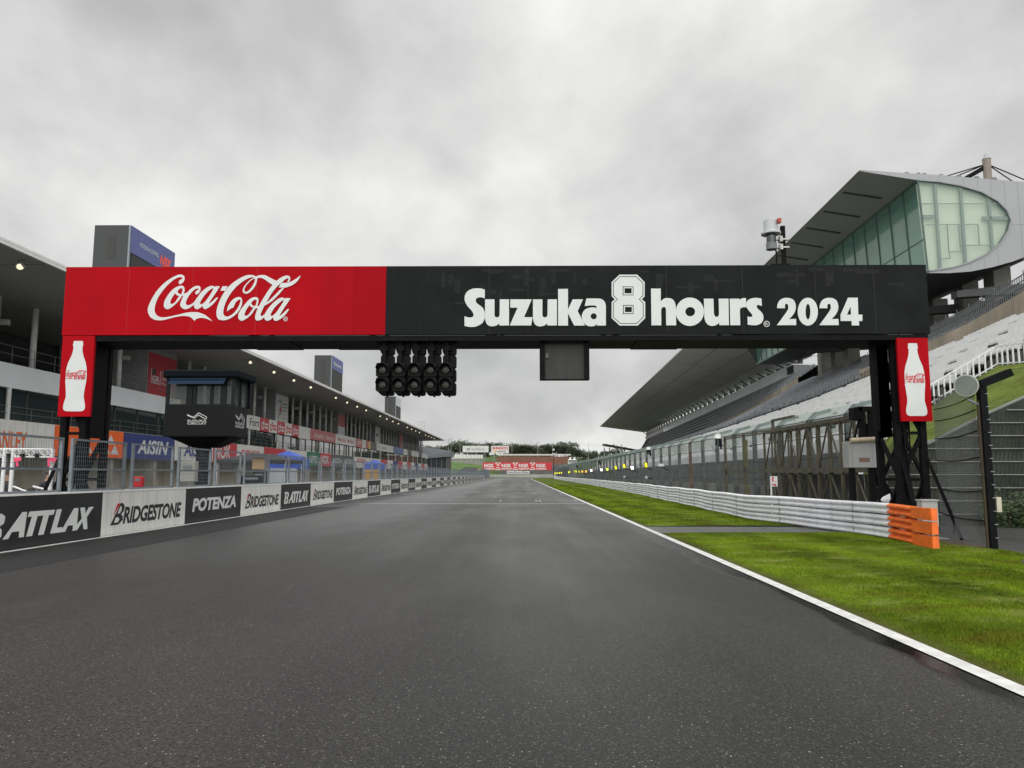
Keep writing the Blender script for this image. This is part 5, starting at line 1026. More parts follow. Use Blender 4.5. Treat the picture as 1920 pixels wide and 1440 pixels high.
mb.build('chain_link', mat('wire_dark', (.11, .12, .12), .5, metal=.3), fp); mb = MB()
for z in (.6, 1.2, 1.9, 2.45, 2.9, 3.2): 
    prev = None
    for k in range(7): s_ = Lf * k / 6; q_ = fp_(s_, z - .05 * math.sin(math.pi * k / 6)); prev and mb.tube(prev, q_, .013, 5); prev = q_
mb.build('tension_cable', steel_black, fp)
mb = MB(); mb.box(Xp + .12, Xp + .22, Yp - .05, Yp + .1, at(1868, 960, Yp).z, at(1868, 932, Yp).z); mb.build('switch_box', mat('cream', (.5, .47, .36), .6), fp)
c = at(1812, 722, Yp - .1); t = thing('floodlight', 'round floodlight with a dull glass face on the black end post', 'floodlight', tuple(c)); r_ = 20 / F * Yp * .95
mb = MB(); ax = Vector((-.55, -.78, -.22)).normalized(); mb.tube(c + ax * .05, c - ax * .16, r_, 24, r_ * .55); mb.tube(c + ax * .05, c + ax * .02, r_ * 1.08, 24); mb.build('bowl', mat('lamp_cream', (.5, .52, .48), .45), t, smooth=False)
mb = MB(); mb.tube(c + ax * .06, c + ax * .062, r_ * .97, 24); mb.build('glass_face', mat('lamp_glass', (.20, .23, .215), .2, var=.1), t); mb = MB(); mb.bar(c - ax * .12, (Xp - .08, Yp, c.z + .02), .04); mb.bar(c - ax * .05 - Vector((0, 0, r_ + .1)), (Xp - .08, Yp, c.z - .4), .04); mb.build('bracket', galv, t)
# ------------------------------------------------------------------ retaining wall, grass bank, bushes
YR = 24.0; wl = [at(1640, 905, YR), at(1700, 852, YR), at(1751, 829, YR), at(1850, 778, YR), at(1920, 747, YR), at(2010, 705, YR), Vector((26, YR, 6.3)), Vector((44, YR, 6.8))]
rw = thing('retaining_wall', 'dark terraced retaining wall with pale ledges rising to the right behind the chain link', 'wall', (14, YR, 0))
mb = MB(); mb.prism([(p.x, YR, p.z) for p in wl] + [(wl[-1].x, YR, -.05), (wl[0].x, YR, -.05)], (0, .5, 0)); mb.build('wall_face', mat('wall_dark', (.030, .035, .025), .9, var=.6, scale=1.3, bump=.8, bscale=14), rw)
mb = MB(); top = [(p.x, p.z) for p in wl]
for k in range(1, 14):
    z = k * .40 - .08; xs = [x for x in np.linspace(wl[0].x, wl[-1].x, 80) if lerp(top, x) > z]
    if xs: mb.box(xs[0], xs[-1], YR - .05, YR, z, z + .028)
mb.build('ledge', mat('ledge_pale', (.20, .21, .19), .8, var=.3), rw)
mb = MB()
for k in range(60):
    for j in range(14):
        x = wl[0].x + .1 + k * .13; z = j * .40 + .05 - .08
        if x < wl[-1].x and lerp(top, x) > z + .3: y = YR - .012; mb.bar((x, y, z), (x + .06, y, z + .3), .012)
mb.build('mesh_facing', mat('mesh_facing', (.03, .034, .03), .8), rw)
mb = MB()
for p, q_ in zip(wl, wl[1:]): mb.bar((p.x, YR + .1, p.z + .02), (q_.x, YR + .1, q_.z + .02), .16, .07)
mb.build('coping', mat('ledge_pale', (.20, .21, .19), .8, var=.3), rw)
upper = [Vector(v) for v in ((14.5, 34, .8), (17.5, 36.5, 3.5), (18.9, 36.9, 4.33), (20.2, 37.1, 5.1), (22.5, 36.1, 6.6), (21.3, 31.5, 6.05), (27, 29.5, 6.5), (44, 29, 7.0))]
mb = MB(); rows = []
for k in range(8):
    a, b = Vector((wl[k].x, YR + .15, wl[k].z + .01)), upper[k]; rows.append([tuple(a + (b - a) * f + Vector((0, 0, .25 * math.sin(math.pi * f) + .08 * math.sin(9 * f + k)))) for f in [i / 10 for i in range(11)]])
mb.loft(rows); struct(mb.build('grass_bank', grass_material('bank_turf', (.045, .070, .012), (.13, .17, .030)), smooth=True))
def bush(name, lab, cat, c, rx, ry, rz, n, leaf, m, group=None, stem=True):
    t = thing(name, lab, cat, c, group); mb = MB(); rr = random.Random(hash((round(c[0], 2), round(c[1], 2))) & 0xffff)
    blobs = [(rr.uniform(-.6, .6), rr.uniform(-.6, .6), rr.uniform(.1, .75), rr.uniform(.35, .6)) for _ in range(9)]
    for i in range(n):
        b = rr.choice(blobs); th, ph = rr.uniform(0, 6.28), math.acos(rr.uniform(-1, 1)); k = b[3] * rr.uniform(.55, 1.05)
        p = Vector((c[0] + rx * (b[0] + k * math.sin(ph) * math.cos(th)), c[1] + ry * (b[1] + k * math.sin(ph) * math.sin(th)), max(c[2] + .02, c[2] + rz * (b[2] + k * .8 * math.cos(ph)))))
        u = Vector((rr.gauss(0, 1), rr.gauss(0, 1), rr.gauss(0, .5))).normalized() * leaf * rr.uniform(.6, 1.4); v = u.orthogonal().normalized() * leaf * rr.uniform(.4, .9)
        mb.quad(p - u, p - v * .7, p + u, p + v * .7)
    mb.build('foliage', m, t)
    if stem: MB().tube(c, (c[0], c[1], c[2] + rz * .5), rx * .08, 6, rx * .03).build('stem', mat('bark', (.06, .045, .03), .9, var=.3, scale=6), t)
    return t
leaf_m = mat('bush_leaf', (.028, .055, .012), .6, var=.6, scale=6)
for px, py, w, h, lab in ((1893, 978, 1.0, 1.0, 'green bush at the foot of the retaining wall near the right edge'), (1925, 975, 1.1, 1.3, 'taller green bush against the retaining wall at the very right edge')):
    p = at(px, py, YR - .7); bush('bush', lab, 'bush', (p.x, YR - .7, 0), w, .6, h, 1400, .05, leaf_m)
pf = thing('picket_fence', 'white picket fence along the lower edge of the stand above the grass bank', 'fence', (20, 40, 3)); mb = MB(); m2 = MB()
for a, b in zip(upper[1:6], upper[2:6]):
    n = int((b - a).length / (.28 if b.y > 35 else .6))
    for k in range(n): p = a + (b - a) * (k / n); mb.box(p.x - .03, p.x + .03, p.y - .03, p.y + .03, p.z - .05, p.z + 1.0)
    for z in (.12, .95): m2.bar(a + Vector((0, 0, z)), b + Vector((0, 0, z)), .06)
mb.build_each('picket', clean_white, pf); m2.build('rail', clean_white, pf)
# ------------------------------------------------------------------ main grandstand
def X0(y): return 14.3 + .043 * y
def X1(y): return X0(y) + 12.6
def X2(y): return X1(y) + 11.5
def X3(y): return 42 + .043 * y
Z0t = 2.5
T1t = [(40, 10.3), (44, 10.1), (50, 9.75), (60, 9.3), (80, 8.6), (120, 8.05), (363, 7.4)]
T2t = [(60, 16.2), (80, 15.6), (120, 15), (146, 12.9), (200, 11.9), (363, 11)]
TWt = [(60, 18.0), (80, 17.6), (120, 16.6), (146, 14.7), (200, 12.3), (363, 11.1)]
T3t = [(60, 20), (120, 18.8), (157, 18.5), (291, 17.3), (363, 16.8)]
gs = thing('grandstand', 'huge grandstand with white lower seats, dark upper seats and a sweeping cantilever roof', 'grandstand', (25, 120, 0)); YE = 350
st = [60, 80, 100, 120, 133, 146, 170, 200, 240, 291, YE]
floor_m = mat('stand_floor', (.09, .09, .09), .85, var=.2, scale=.7)
def ystart(f): return 36.9 if f < .5 else 31.0
mb = MB(); n = 17
for k in range(n):   # white tier as steps
    f0, f1 = k / n, (k + 1) / n; rows = []
    for y in [ystart(f0)] + [50, 60, 80, 120, 200, YE]:
        xa, xb = X0(y) + 12.6 * f0, X0(y) + 12.6 * f1; za, zb2 = Z0t + (lerp(T1t, y) - Z0t) * f0, Z0t + (lerp(T1t, y) - Z0t) * f1
        rows.append([(xa, y, za - .02), (xa, y, zb2), (xb, y, zb2)])
    mb.loft(rows)
mb.build('lower_tier', floor_m, gs)
mb = MB(); rows = [[(X0(y), y, 0), (X0(y), y, 2.6), (X0(y) - .25, y, 2.6), (X0(y) - .25, y, 0)] for y in (36.5, 60, 120, 200, YE)]; mb.loft(rows, caps=True); mb.build('base_wall', mat('stained_concrete', (.105, .11, .105), .85, var=.3, scale=.8, streak=.7), gs)
mb = MB(); y = 37
while y < 230: x = X0(y) - .12; mb.box(x - .03, x + .03, y, y + 1.75, 2.62, 3.25); y += 1.85
mb.build('white_barrier', mat('barrier_white', (.55, .58, .6), .5, var=.05), gs)
mb = MB()
for k in range(14):
    f0, f1 = k / 14, (k + 1) / 14
    mb.loft([[(X1(y) + .3 + 11.2 * f0, y, lerp(T1t, y) + .4 + (lerp(T2t, y) - lerp(T1t, y) - .4) * f0), (X1(y) + .3 + 11.2 * f0, y, lerp(T1t, y) + .4 + (lerp(T2t, y) - lerp(T1t, y) - .4) * f1), (X1(y) + .3 + 11.2 * f1, y, lerp(T1t, y) + .4 + (lerp(T2t, y) - lerp(T1t, y) - .4) * f1)] for y in st])
mb.build('middle_tier', mat('tier_dark', (.03, .032, .034), .8, var=.3), gs)
mb = MB(); mb.loft([[(X2(y), y, lerp(T2t, y) - .3), (X2(y), y, lerp(TWt, y)), (X2(y) + .3, y, lerp(TWt, y))] for y in st if y >= 119]); mb.build('tier_wall', tan_concrete, gs)
mb = MB(); mb.loft([[(X2(y) + .3, y, lerp(TWt, y)), (X3(y), y, lerp(T3t, y))] for y in st if y >= 119]); mb.build('upper_tier', mat('tier_dark', (.03, .032, .034), .8, var=.3), gs)
mb = MB(); mb.loft([[(X1(y) + .25, y, lerp(T1t, y) - .3), (X1(y) + .05, y, lerp(T1t, y) - .3), (X1(y) + .05, y, lerp(T1t, y) + .42), (X1(y) + .25, y, lerp(T1t, y) + .42)] for y in [60] + st[1:]]); mb.build('tier_kerb', concrete, gs)
# tan side wall right of the gantry, with railing above
mb = MB(); wr = [(40, 10.35, 12.9), (44, 10.1, 12.0), (50, 9.75, 11.35), (56, 9.4, 11.0), (62, 9.2, 10.85), (68, 9.0, 10.7)]
mb.loft([[(X1(y) + .3, y, a - .6), (X1(y) + .3, y, b), (X1(y) + .7, y, b), (X1(y) + .7, y, a - .6)] for y, a, b in wr], caps=True); mb.build('side_wall', tan_concrete, gs)
mb = MB()
for (y, a, b), (yn, a2, b2) in zip(wr, wr[1:]):
    for q in (.4, .75, 1.1): mb.bar((X1(y) + .5, y, b + q), (X1(yn) + .5, yn, b2 + q), .05)
    for j in range(28): f = j / 28; yy = y + (yn - y) * f; mb.box(X1(yy) + .48, X1(yy) + .52, yy - .02, yy + .02, b + (b2 - b) * f, b + (b2 - b) * f + (1.1 if j % 7 else 1.35))
mb.build('railing', mat('rail_dark', (.10, .11, .11), .5, metal=.3), gs)
# seats: nearest hundred as parts, the rest as one mass
seat_m = mat('seat_white', (.56, .57, .565), .45, var=.08, scale=.6); seat_d = mat('seat_grey', (.17, .185, .20), .5, var=.25, scale=.5)
def seat_pts(y, f, tier):
    if tier == 0: x = X0(y) + 12.6 * f + .28; z = Z0t + (lerp(T1t, y) - Z0t) * (f + 1 / 17)
    else: z1 = lerp(T1t, y) + .4; x = X1(y) + .3 + 11.2 * f + .3; z = z1 + (lerp(T2t, y) - z1) * (f + 1 / 14)
    return x, z
def seat(mb, x, y, z, w=.23): mb.box(x - .02, x + .36, y - w, y + w, z + .20, z + .30); mb.hexa([(x + .28, y - w, z + .28), (x + .36, y - w, z + .28), (x + .36, y + w, z + .28), (x + .28, y + w, z + .28), (x + .36, y - w, z + .68), (x + .44, y - w, z + .68), (x + .44, y + w, z + .68), (x + .36, y + w, z + .68)])
near, rest = [], MB(); rr = random.Random(5)
for k in range(17):
    f = k / 17; y = ystart(f) + .3; j = 0
    while y < 200:
        j += 1; gap = (j + k * 5) % 13
        step = .52 if y < 110 else 1.04
        if gap not in (0, 1):
            x, z = seat_pts(y, f, 0)
            near.append((math.hypot(x, y), x, y, z, .232 if y < 110 else .50))
        y += step
near.sort(); vis = [s_ for s_ in near if abs(s_[1] / s_[2]) < .665 and not (1640 < 975 + F * s_[1] / s_[2] < 1745)]
for i, (d_, x, y, z, w) in enumerate(vis[:100]): m = MB(); seat(m, x, y, z, w); m.build('seat', seat_m, gs)
done = set(vis[:100])
for s_ in near:
    if s_ not in done: seat(rest, *s_[1:])
m = MB()
for k in range(17):
    f = k / 17
    for y in range(200, YE - 8, 6): x, z = seat_pts(y, f, 0); x2, z2 = seat_pts(y + 5.2, f, 0); rest.hexa([(x + .3, y, z + .28), (x + .4, y, z + .28), (x2 + .4, y + 5.2, z2 + .28), (x2 + .3, y + 5.2, z2 + .28), (x + .36, y, z + .6), (x + .42, y, z + .6), (x2 + .42, y + 5.2, z2 + .6), (x2 + .36, y + 5.2, z2 + .6)])
o = rest.build('white_seating', seat_m, gs); o['kind'] = 'stuff'
m = MB()
for k in range(14):
    f = k / 14; y = 60.5; j = 0
    while y < 210:
        j += 1; st_ = .6 if y < 120 else 1.2
        if (j + 3 * k) % 31 > 1: x, z = seat_pts(y, f, 1); seat(m, x, y, z, .19 if y < 120 else .42)
        y += st_
    for y in range(210, YE - 8, 4): x, z = seat_pts(y, f, 1); m.box(x, x + .4, y, y + 3.4, z + .2, z + .6)
for k in range(6):
    y = 122.0
    while y < 330:
        f = (k + .3) / 6; x = X2(y) + .3 + (X3(y) - X2(y) - .3) * f; z = lerp(TWt, y) + (lerp(T3t, y) - lerp(TWt, y)) * f; m.box(x - .05, x + .25, y, y + .55, z + .1, z + .5); y += 1.05
o = m.build('grey_seating', seat_d, gs); o['kind'] = 'stuff'
mb = MB(); y = 60
while y < 330:
    if int(y * 3) % 7: x = X1(y) + .15; z = lerp(T1t, y) + .42; mb.box(x - .025, x + .025, y, y + .05, z, z + .9)
    y += .8
mb.loft([[(X1(y) + .12, y, lerp(T1t, y) + 1.3), (X1(y) + .18, y, lerp(T1t, y) + 1.36)] for y in st]); mb.loft([[(X1(y) + .12, y, lerp(T1t, y) + .9), (X1(y) + .18, y, lerp(T1t, y) + .95)] for y in st]); mb.build('tier_railing', mat('rail_dark', (.1, .11, .11), .5), gs)
# press box band and rear wall
band_m = mat('press_band', (.66, .73, .74), .2, var=.06, scale=.2, spec=.7)
mb = MB(); mb.loft([[(X3(y), y, lerp(T3t, y)), (X3(y) - .3, y, lerp(T3t, y) + .05), (X3(y) - .3, y, lerp(T3t, y) + 1.9), (X3(y) + 2.6, y, lerp(T3t, y) + 1.95), (X3(y) + 2.6, y, lerp(T3t, y))] for y in (137, 157, 200, 240, 291)], caps=True); mb.build('press_box', band_m, gs); mb = MB(); x_, z_ = X3(136), lerp(T3t, 136); mb.box(x_ - .1, x_ + 6, 133.4, 136.9, z_ + .3, z_ + 1.75); mb.build('press_box_window', dark_glass, gs); mb = MB(); mb.box(x_ - .3, x_ + 6.2, 133.2, 136.95, z_ + 1.76, z_ + 2.0); mb.box(x_ - .3, x_ + 6.2, 133.2, 136.95, z_, z_ + .29); mb.build('press_box_frame', band_m, gs)
mb = MB(); mb.loft([[(X3(y) + .2, y, lerp(T3t, y)), (X3(y) + .2, y, lerp(T3t, y) + 2.0), (X3(y) + 2.6, y, lerp(T3t, y) + 2.0), (X3(y) + 2.6, y, lerp(T3t, y))] for y in (291.5, 320, YE)], caps=True)
mb.build('far_press_box', mat('press_dark', (.10, .11, .11), .5, var=.2), gs)
mb = MB(); y = 293
while y < YE: mb.box(X3(y) + .05, X3(y) + .2, y, y + 3.0, lerp(T3t, y) + .5, lerp(T3t, y) + 1.6); y += 5
mb.build_each('press_window', mat('window_grey', (.3, .32, .33), .3), gs)
mb = MB(); mb.loft([[(X3(y), y, lerp(T3t, y) - .02), (X3(y), y, lerp(T3t, y) - 1.0), (X3(y) + 3, y, lerp(T3t, y) - 1.0), (X3(y) + 3, y, 0)] for y in (119, 160, 220, 291, YE)], caps=True); mb.build('rear_structure', concrete, gs)
# cantilever roof and its rear struts
def XF(y): return 24.55 + .0364 * y
YR0, YR1 = 130, 363
rs = [130, 150, 180, 220, 260, 300, 335, 363]
zf = lambda y: 24.15 - .0014 * (y - 130); zr = lambda y: 21.4 - .002 * (y - 130)
mb = MB(); mb.loft([[(XF(y), y, zf(y)), (XF(y) + 20.6, y, zr(y) + .15), (XF(y) + 20.8, y, zr(y) + 2.0), (XF(y) + 10, y, zf(y) + 1.0), (XF(y), y, zf(y) + .25)] for y in rs], close=True, caps=True); rf = mb.build('roof', mat('roof_soffit', (.50, .49, .46), .8, var=.06, scale=.1), gs)
mb = MB()
for q in range(1, 12): f = q / 12; mb.loft([[(XF(y) + 20.6 * f - .05, y, zf(y) + (zr(y) - zf(y)) * f - .02), (XF(y) + 20.6 * f + .05, y, zf(y) + (zr(y) - zf(y)) * f - .02)] for y in rs]) if q % 3 == 0 else None
y = 142
while y < 360: mb.quad((XF(y) + .1, y, zf(y) - .015), (XF(y) + 20.4, y, zr(y) + .12), (XF(y) + 20.4, y + .12, zr(y) + .12), (XF(y) + .1, y + .12, zf(y) - .015)); y += 12
mb.build('soffit_joint', mat('joint_dark2', (.06, .058, .052), .9), rf)
mb = MB(); y = 130; mb.hexa([(XF(y) + .05, y - .5, zf(y) - .02), (XF(y) + 22, y - .5, zr(y) - .02), (XF(y) + 22, y - .01, zr(y) - .02), (XF(y) + .05, y - .01, zf(y) - .02), (XF(y) + .05, y - .5, zf(y) + .28), (XF(y) + 22, y - .5, zr(y) + 1.3), (XF(y) + 22, y - .01, zr(y) + 1.3), (XF(y) + .05, y - .01, zf(y) + .28)]); mb.build('end_fascia', roof_white, rf)
mb = MB(); y = 134
while y < 350: x = XF(y) + 19.9; zz = lerp(T3t, y) + 1.9; mb.box(x - .3, x + .3, y, y + .9, zz - .5, zr(y) + .3); mb.bar((x, y + .45, zz), (x - 2.5, y + .45, zr(y) + .25), .3); y += 6.4
mb.build_each('roof_strut', mat('strut_grey', (.11, .11, .105), .7), gs)
# ------------------------------------------------------------------ hospitality building with the glazed oval end
hb = thing('hospitality_building', 'grey hospitality building with sloping roof and an oval green glass end above the stand', 'building', (32, 57, 16)); Y0, Y1 = 57.0, 106.0; D = Y1 - Y0; SL = .043
q = lambda px, py, d=0.0: at(px, py, Y0 + 0) + Vector((0, d, 0))
def ext(p, y): return (p[0] + (y - Y0) * SL, y, p[2])
shell_m = mat('shell_grey', (.29, .30, .31), .45, var=.05, scale=.4); green_glass = glass('green_glass', (.30, .46, .38), .04, alpha=.28, spec=.7); side_glass = glass('side_glass', (.12, .30, .24), .05, alpha=.5, spec=.8); vsoff = mat('wing_soffit', (.25, .25, .23), .7, var=.06, scale=.3)
TIP, NECK = q(1611, 321), q(1722, 338)
topl = [q(*p) for p in ((1611, 319.5), (1650, 321), (1700, 324.5), (1760, 328), (1820, 333), (1870, 337), (1920, 341), (1990, 352), (2060, 372), (2100, 400))]
oval = [q(*p) for p in ((1722, 338), (1760, 341), (1800, 348), (1840, 360), (1870, 377), (1888, 395), (1895, 413), (1890, 433), (1876, 455), (1852, 475), (1820, 491), (1785, 502), (1742, 508))]
botl = [q(*p) for p in ((1742, 512), (1780, 512), (1820, 509), (1860, 501), (1900, 490), (1950, 470), (2010, 445), (2060, 425))]
# end wall: shell ring around the oval
mb = MB(); ring = topl[2:] + botl[::-1]; o_pts = oval
def shell_face(mb, dy):
    outer = [topl[3], topl[4], topl[5], topl[6], topl[7], topl[8], topl[9], botl[7], botl[6], botl[5], botl[4], botl[3], botl[2], botl[1], botl[0]]
    cu = drawn([[(p.x * 10, -p.z * 10) for p in [TIP + Vector((0, 0, .02)), topl[1], topl[2]] + outer + oval[::-1]]]); vs, fs = cu
    mb.add([(x / 10, Y0 + dy, -y / 10) for x, y in vs], fs)
shell_face(mb, 0)
mb.build('end_shell', shell_m, hb)
mb = MB()
for px, pya, pyb in ((1760, 326, 341), (1806, 331, 349), (1832, 333, 357), (1857, 335, 368), (1882, 337, 386), (1907, 340, 489), (1820, 492, 508), (1845, 480, 504), (1870, 462, 498)): a, b = q(px, pya), q(px, pyb); mb.box(a.x - .012, a.x + .012, Y0 - .006, Y0 + .01, b.z + .05, a.z - .08)
a, b = q(1893, 421), q(1990, 421); mb.box(a.x, b.x, Y0 - .006, Y0 + .01, a.z - .012, a.z + .012)
mb.build_each('panel_joint', mat('joint_grey', (.2, .2, .21), .6), hb)
mb = MB(); mb.add([(p.x, Y0 + .04, p.z) for p in oval], [tuple(range(len(oval)))]); mb.build('oval_glass', green_glass, hb)
mb = MB()
for px in (1755, 1803, 1855): 
    a, b = q(px, 340 + (px - 1722) * .1), q(px, 508 - (px - 1740) * .25); mb.box(a.x - .09, a.x + .09, Y0 + .1, Y0 + .3, b.z, a.z)
for px, pya, pyb in ((1778, 420, 470), (1800, 420, 462), (1836, 420, 458)): a, b = q(px, pya), q(px, pyb); mb.box(a.x - .03, a.x + .03, Y0 + .12, Y0 + .2, b.z, a.z)
for pxa, pxb, py in ((1738, 1836, 420), (1725, 1895, 381), (1805, 1862, 459)): a, b = q(pxa, py), q(pxb, py); mb.box(a.x, b.x, Y0 + .11, Y0 + .16, a.z - .03, a.z + .03)
for pxa, pxb, py in ((1733, 1753, 405), (1844, 1893, 408)): a, b = q(pxa, py), q(pxb, py); mb.box(a.x, b.x, Y0 + .1, Y0 + .22, a.z - .13, a.z + .13)
for k, (px, py) in enumerate(((1762, 484), (1782, 471), (1803, 459))): a, b = q(px, py), q(px + 21, py); mb.box(a.x, b.x, Y0 + .1, Y0 + .15, a.z - .03, a.z + .03); mb.box(a.x - .03, a.x + .03, Y0 + .1, Y0 + .15, a.z - .52, a.z)
mb.build('oval_frame', mat('frame_grey', (.16, .18, .18), .5), hb)
mb = MB()
for u, v in zip(oval, oval[1:]): mb.bar((u.x, Y0 - .03, u.z), (v.x, Y0 - .03, v.z), .1, .1, up=(0, 1, 0))
mb.build('oval_rim', mat('rim_grey', (.22, .23, .24), .4, metal=.3), hb)
mb = MB(); wz = q(1800, 400); a, b = q(1738, 506), q(1885, 381); mb.add([(p.x, Y0 + .42, p.z) for p in oval], [tuple(range(len(oval)))]); mb.build('window_blind', mat('blind_cream', (.60, .64, .52), .8, var=.05, scale=.4), hb)
# long side: glass front, roof wing, floor slab
GB = q(1741, 510); GT = NECK
mb = MB(); mb.quad(GB, ext(GB, Y1), ext(GT, Y1), GT); mb.build('side_glazing', side_glass, hb)
mb = MB(); y = Y0
while y < Y1: b, t_ = Vector(ext(GB, y)), Vector(ext(GT, y)); mb.bar(b + Vector((-.04, 0, 0)), t_ + Vector((-.04, 0, 0)), .10); y += 2.6
for f in (0, .36, 1): p = GB + (GT - GB) * f; mb.bar(p + Vector((-.03, 0, 0)), Vector(ext(p, Y1)) + Vector((-.03, 0, 0)), .16 if f in (0, 1) else .06)
mb.build('side_mullion', mat('frame_green', (.06, .10, .09), .5), hb)
mb = MB(); mb.quad(TIP, ext(TIP, Y1), ext(GT + Vector((.3, 0, 0)), Y1), GT + Vector((.3, 0, 0))); mb.build('wing_soffit', vsoff, hb)
mb = MB(); y = Y0 + 4.3
while y < Y1: a, b = Vector(ext(TIP, y)), Vector(ext(GT, y)); a, b = a + (b - a) * .08, a + (b - a) * .78; mb.bar(a - Vector((0, 0, .02)), b - Vector((0, 0, .02)), .28, .05); y += 4.6
mb.build_each('soffit_slot', mat('slot_dark', (.05, .05, .048), .8), hb)
mb = MB(); mb.loft([[ext(p, y) for p in topl] for y in (Y0, Y0 + 16, Y0 + 32, Y1)]); mb.build('roof_skin', shell_m, hb)
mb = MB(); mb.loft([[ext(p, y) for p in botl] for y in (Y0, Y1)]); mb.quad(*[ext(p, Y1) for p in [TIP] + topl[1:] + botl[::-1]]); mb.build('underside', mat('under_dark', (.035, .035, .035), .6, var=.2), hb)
mb = MB(); mb.loft([[ext(GB + Vector((.3, 0, .15)), y), ext(GB + Vector((1.3, 0, .5)), y), ext(GB + Vector((1.3, 0, 8)), y)] for y in (Y0 + 1.5, Y1)]); mb.build('inner_wall', mat('inner_grey', (.50, .62, .54), .8, var=.35, scale=.15), hb)
mb = MB()
for py_b, px_b in ((1705, 0), (1727, 1), (1738, 2), (1770, 3), (1804, 4), (1837, 5), (1870, 6)): a = q(py_b, 326 + (py_b - 1705) * .06); mb.box(a.x - .12, a.x + .12, Y0 + .3, Y0 + .6, a.z - .05, a.z + .28); mb.box(a.x - .18, a.x + .18, Y0 + .25, Y0 + .65, a.z + .1, a.z + .16)
mb.build('roof_vent', mid_grey, hb)
mb = MB(); a = at(1851, 318, Y0 + 6); mb.tube((a.x, Y0 + 6, a.z - 1.5), (a.x, Y0 + 6, a.z + .9), .32, 14); ms = mb.build('roof_mast', mat('mast_brown', (.20, .17, .14), .6), hb); MB().tube((a.x, Y0 + 6, a.z + .9), (a.x, Y0 + 6, a.z + 1.5), .36, 14, .03).build('mast_cap', shell_m, ms); mb = MB()
for dx, dz in ((-3.2, -1.0), (-3.6, -.6), (3.2, -1.1), (5, -1.3)): mb.tube((a.x, Y0 + 6, a.z + .5), (a.x + dx * 1.4, Y0 + 8, a.z + dz), .05, 6)
mb.bar((a.x, Y0 + 6, a.z + .3), (a.x - 2.2, Y0 + 7, a.z - .9), .3); mb.build('stay_cable', steel_black, ms)
# structure holding it up
conc_c = mat('column_concrete', (.22, .215, .195), .8, var=.15, scale=.6, streak=.2)
sp = thing('stand_substructure', 'dark concrete columns, beams and concourse under the hospitality building', 'structure frame', (45, 70, 0))
for px, py0, py1, Y in ((1870, 530, 620, 62), (1812, 560, 640, 66), (1757, 590, 650, 72), (1648, 640, 690, 84), (1596, 650, 705, 92), (1571, 655, 712, 100), (1545, 660, 715, 107)):
    a, b = at(px, py0, Y), at(px, py1, Y); MB().box(a.x - .7, a.x + .7, Y - .7, Y + .7, b.z - 5, a.z + 1.4).build('column', conc_c, sp)
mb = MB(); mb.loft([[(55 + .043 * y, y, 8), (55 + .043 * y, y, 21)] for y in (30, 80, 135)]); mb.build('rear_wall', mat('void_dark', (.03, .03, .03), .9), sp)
mb = MB()
for Y, z in ((58, 15.3), (66, 15.6), (78, 16), (92, 16.4)): mb.hexa([(31 + .043 * Y, Y, z - .3), (55, Y, z + 1.0), (55, Y + .9, z + 1.0), (31 + .043 * Y, Y + .9, z - .3), (31 + .043 * Y, Y, z + .2), (55, Y, z + 2.6), (55, Y + .9, z + 2.6), (31 + .043 * Y, Y + .9, z + .2)])
mb.loft([[(X1(y) + 3, y, 10.2), (56, y, 10.3), (56, y, 9.7), (X1(y) + 3, y, 9.7)] for y in (44, 62)], close=True, caps=True); mb.build_each('beam', dark_grey, sp)
lit = glow('gap_light', (.8, .85, .85), 1.0)  # glowing bars added for the bright gaps behind the columns, not lamps
mb = MB()
for Y in (56, 57.2, 58.4): mb.box(48, 50.5, Y, Y + .25, 13.6, 13.7)
for px, py, w, h, Y in ((1530, 710, 0, 0, 0),): pass
mb.build('gap_glow', lit, sp)
# banners on the seats
def banner(px0, py0, px1, py1, slope, Y, m, txt, tm, lab):
    a, b = at(px0, py0, Y), at(px1, py1, Y); t = thing('banner', lab, 'banner', ((a.x + b.x) / 2, Y, b.z), 'banners hung on the white seats'); rise = slope * (b.x - a.x)
    bb = MB().hexa([(a.x, Y, b.z - rise), (b.x, Y, b.z), (b.x, Y + .05, b.z), (a.x, Y + .05, b.z - rise), (a.x, Y, a.z), (b.x, Y, a.z + rise), (b.x, Y + .05, a.z + rise), (a.x, Y + .05, a.z)]).build('cloth', m, t)
    mm = MB(); w = b.x - a.x; h = a.z - (b.z - rise); mm.flat(letters(txt, bold=.02, shear=.2), (a.x + w * .08, Y - .004, b.z - rise + h * .2 + rise * .08), (1, 0, slope), (0, 0, 1), w * .82, h * .5, lift=.004); mm.build('lettering', tm, bb)
    MB().bar((a.x, Y + .08, b.z - rise - 1.6), (a.x, Y + .08, a.z), .06).bar((b.x, Y + .08, b.z - 1.6), (b.x, Y + .08, a.z + rise), .06).build('pole', galv, t)
banner(1853, 641, 1894, 656, .27, 46.5, pale_red, 'RACING', mat('letter_rose', (.35, .03, .05), .6), 'red banner with dark script hung over the white seats near the right edge')
banner(1786, 661, 1819, 682, .27, 50.0, mat('banner_black', (.03, .03, .028), .6), 'Racing', mat('letter_yellow', (.5, .40, .06), .6), 'black banner with yellow script on the white seats right of the bottle board')
banner(1741, 679, 1754, 697, .2, 53.0, pale_red, 'RD', mat('letter_rose', (.35, .03, .05), .6), 'small red banner partly hidden by the right bottle board')
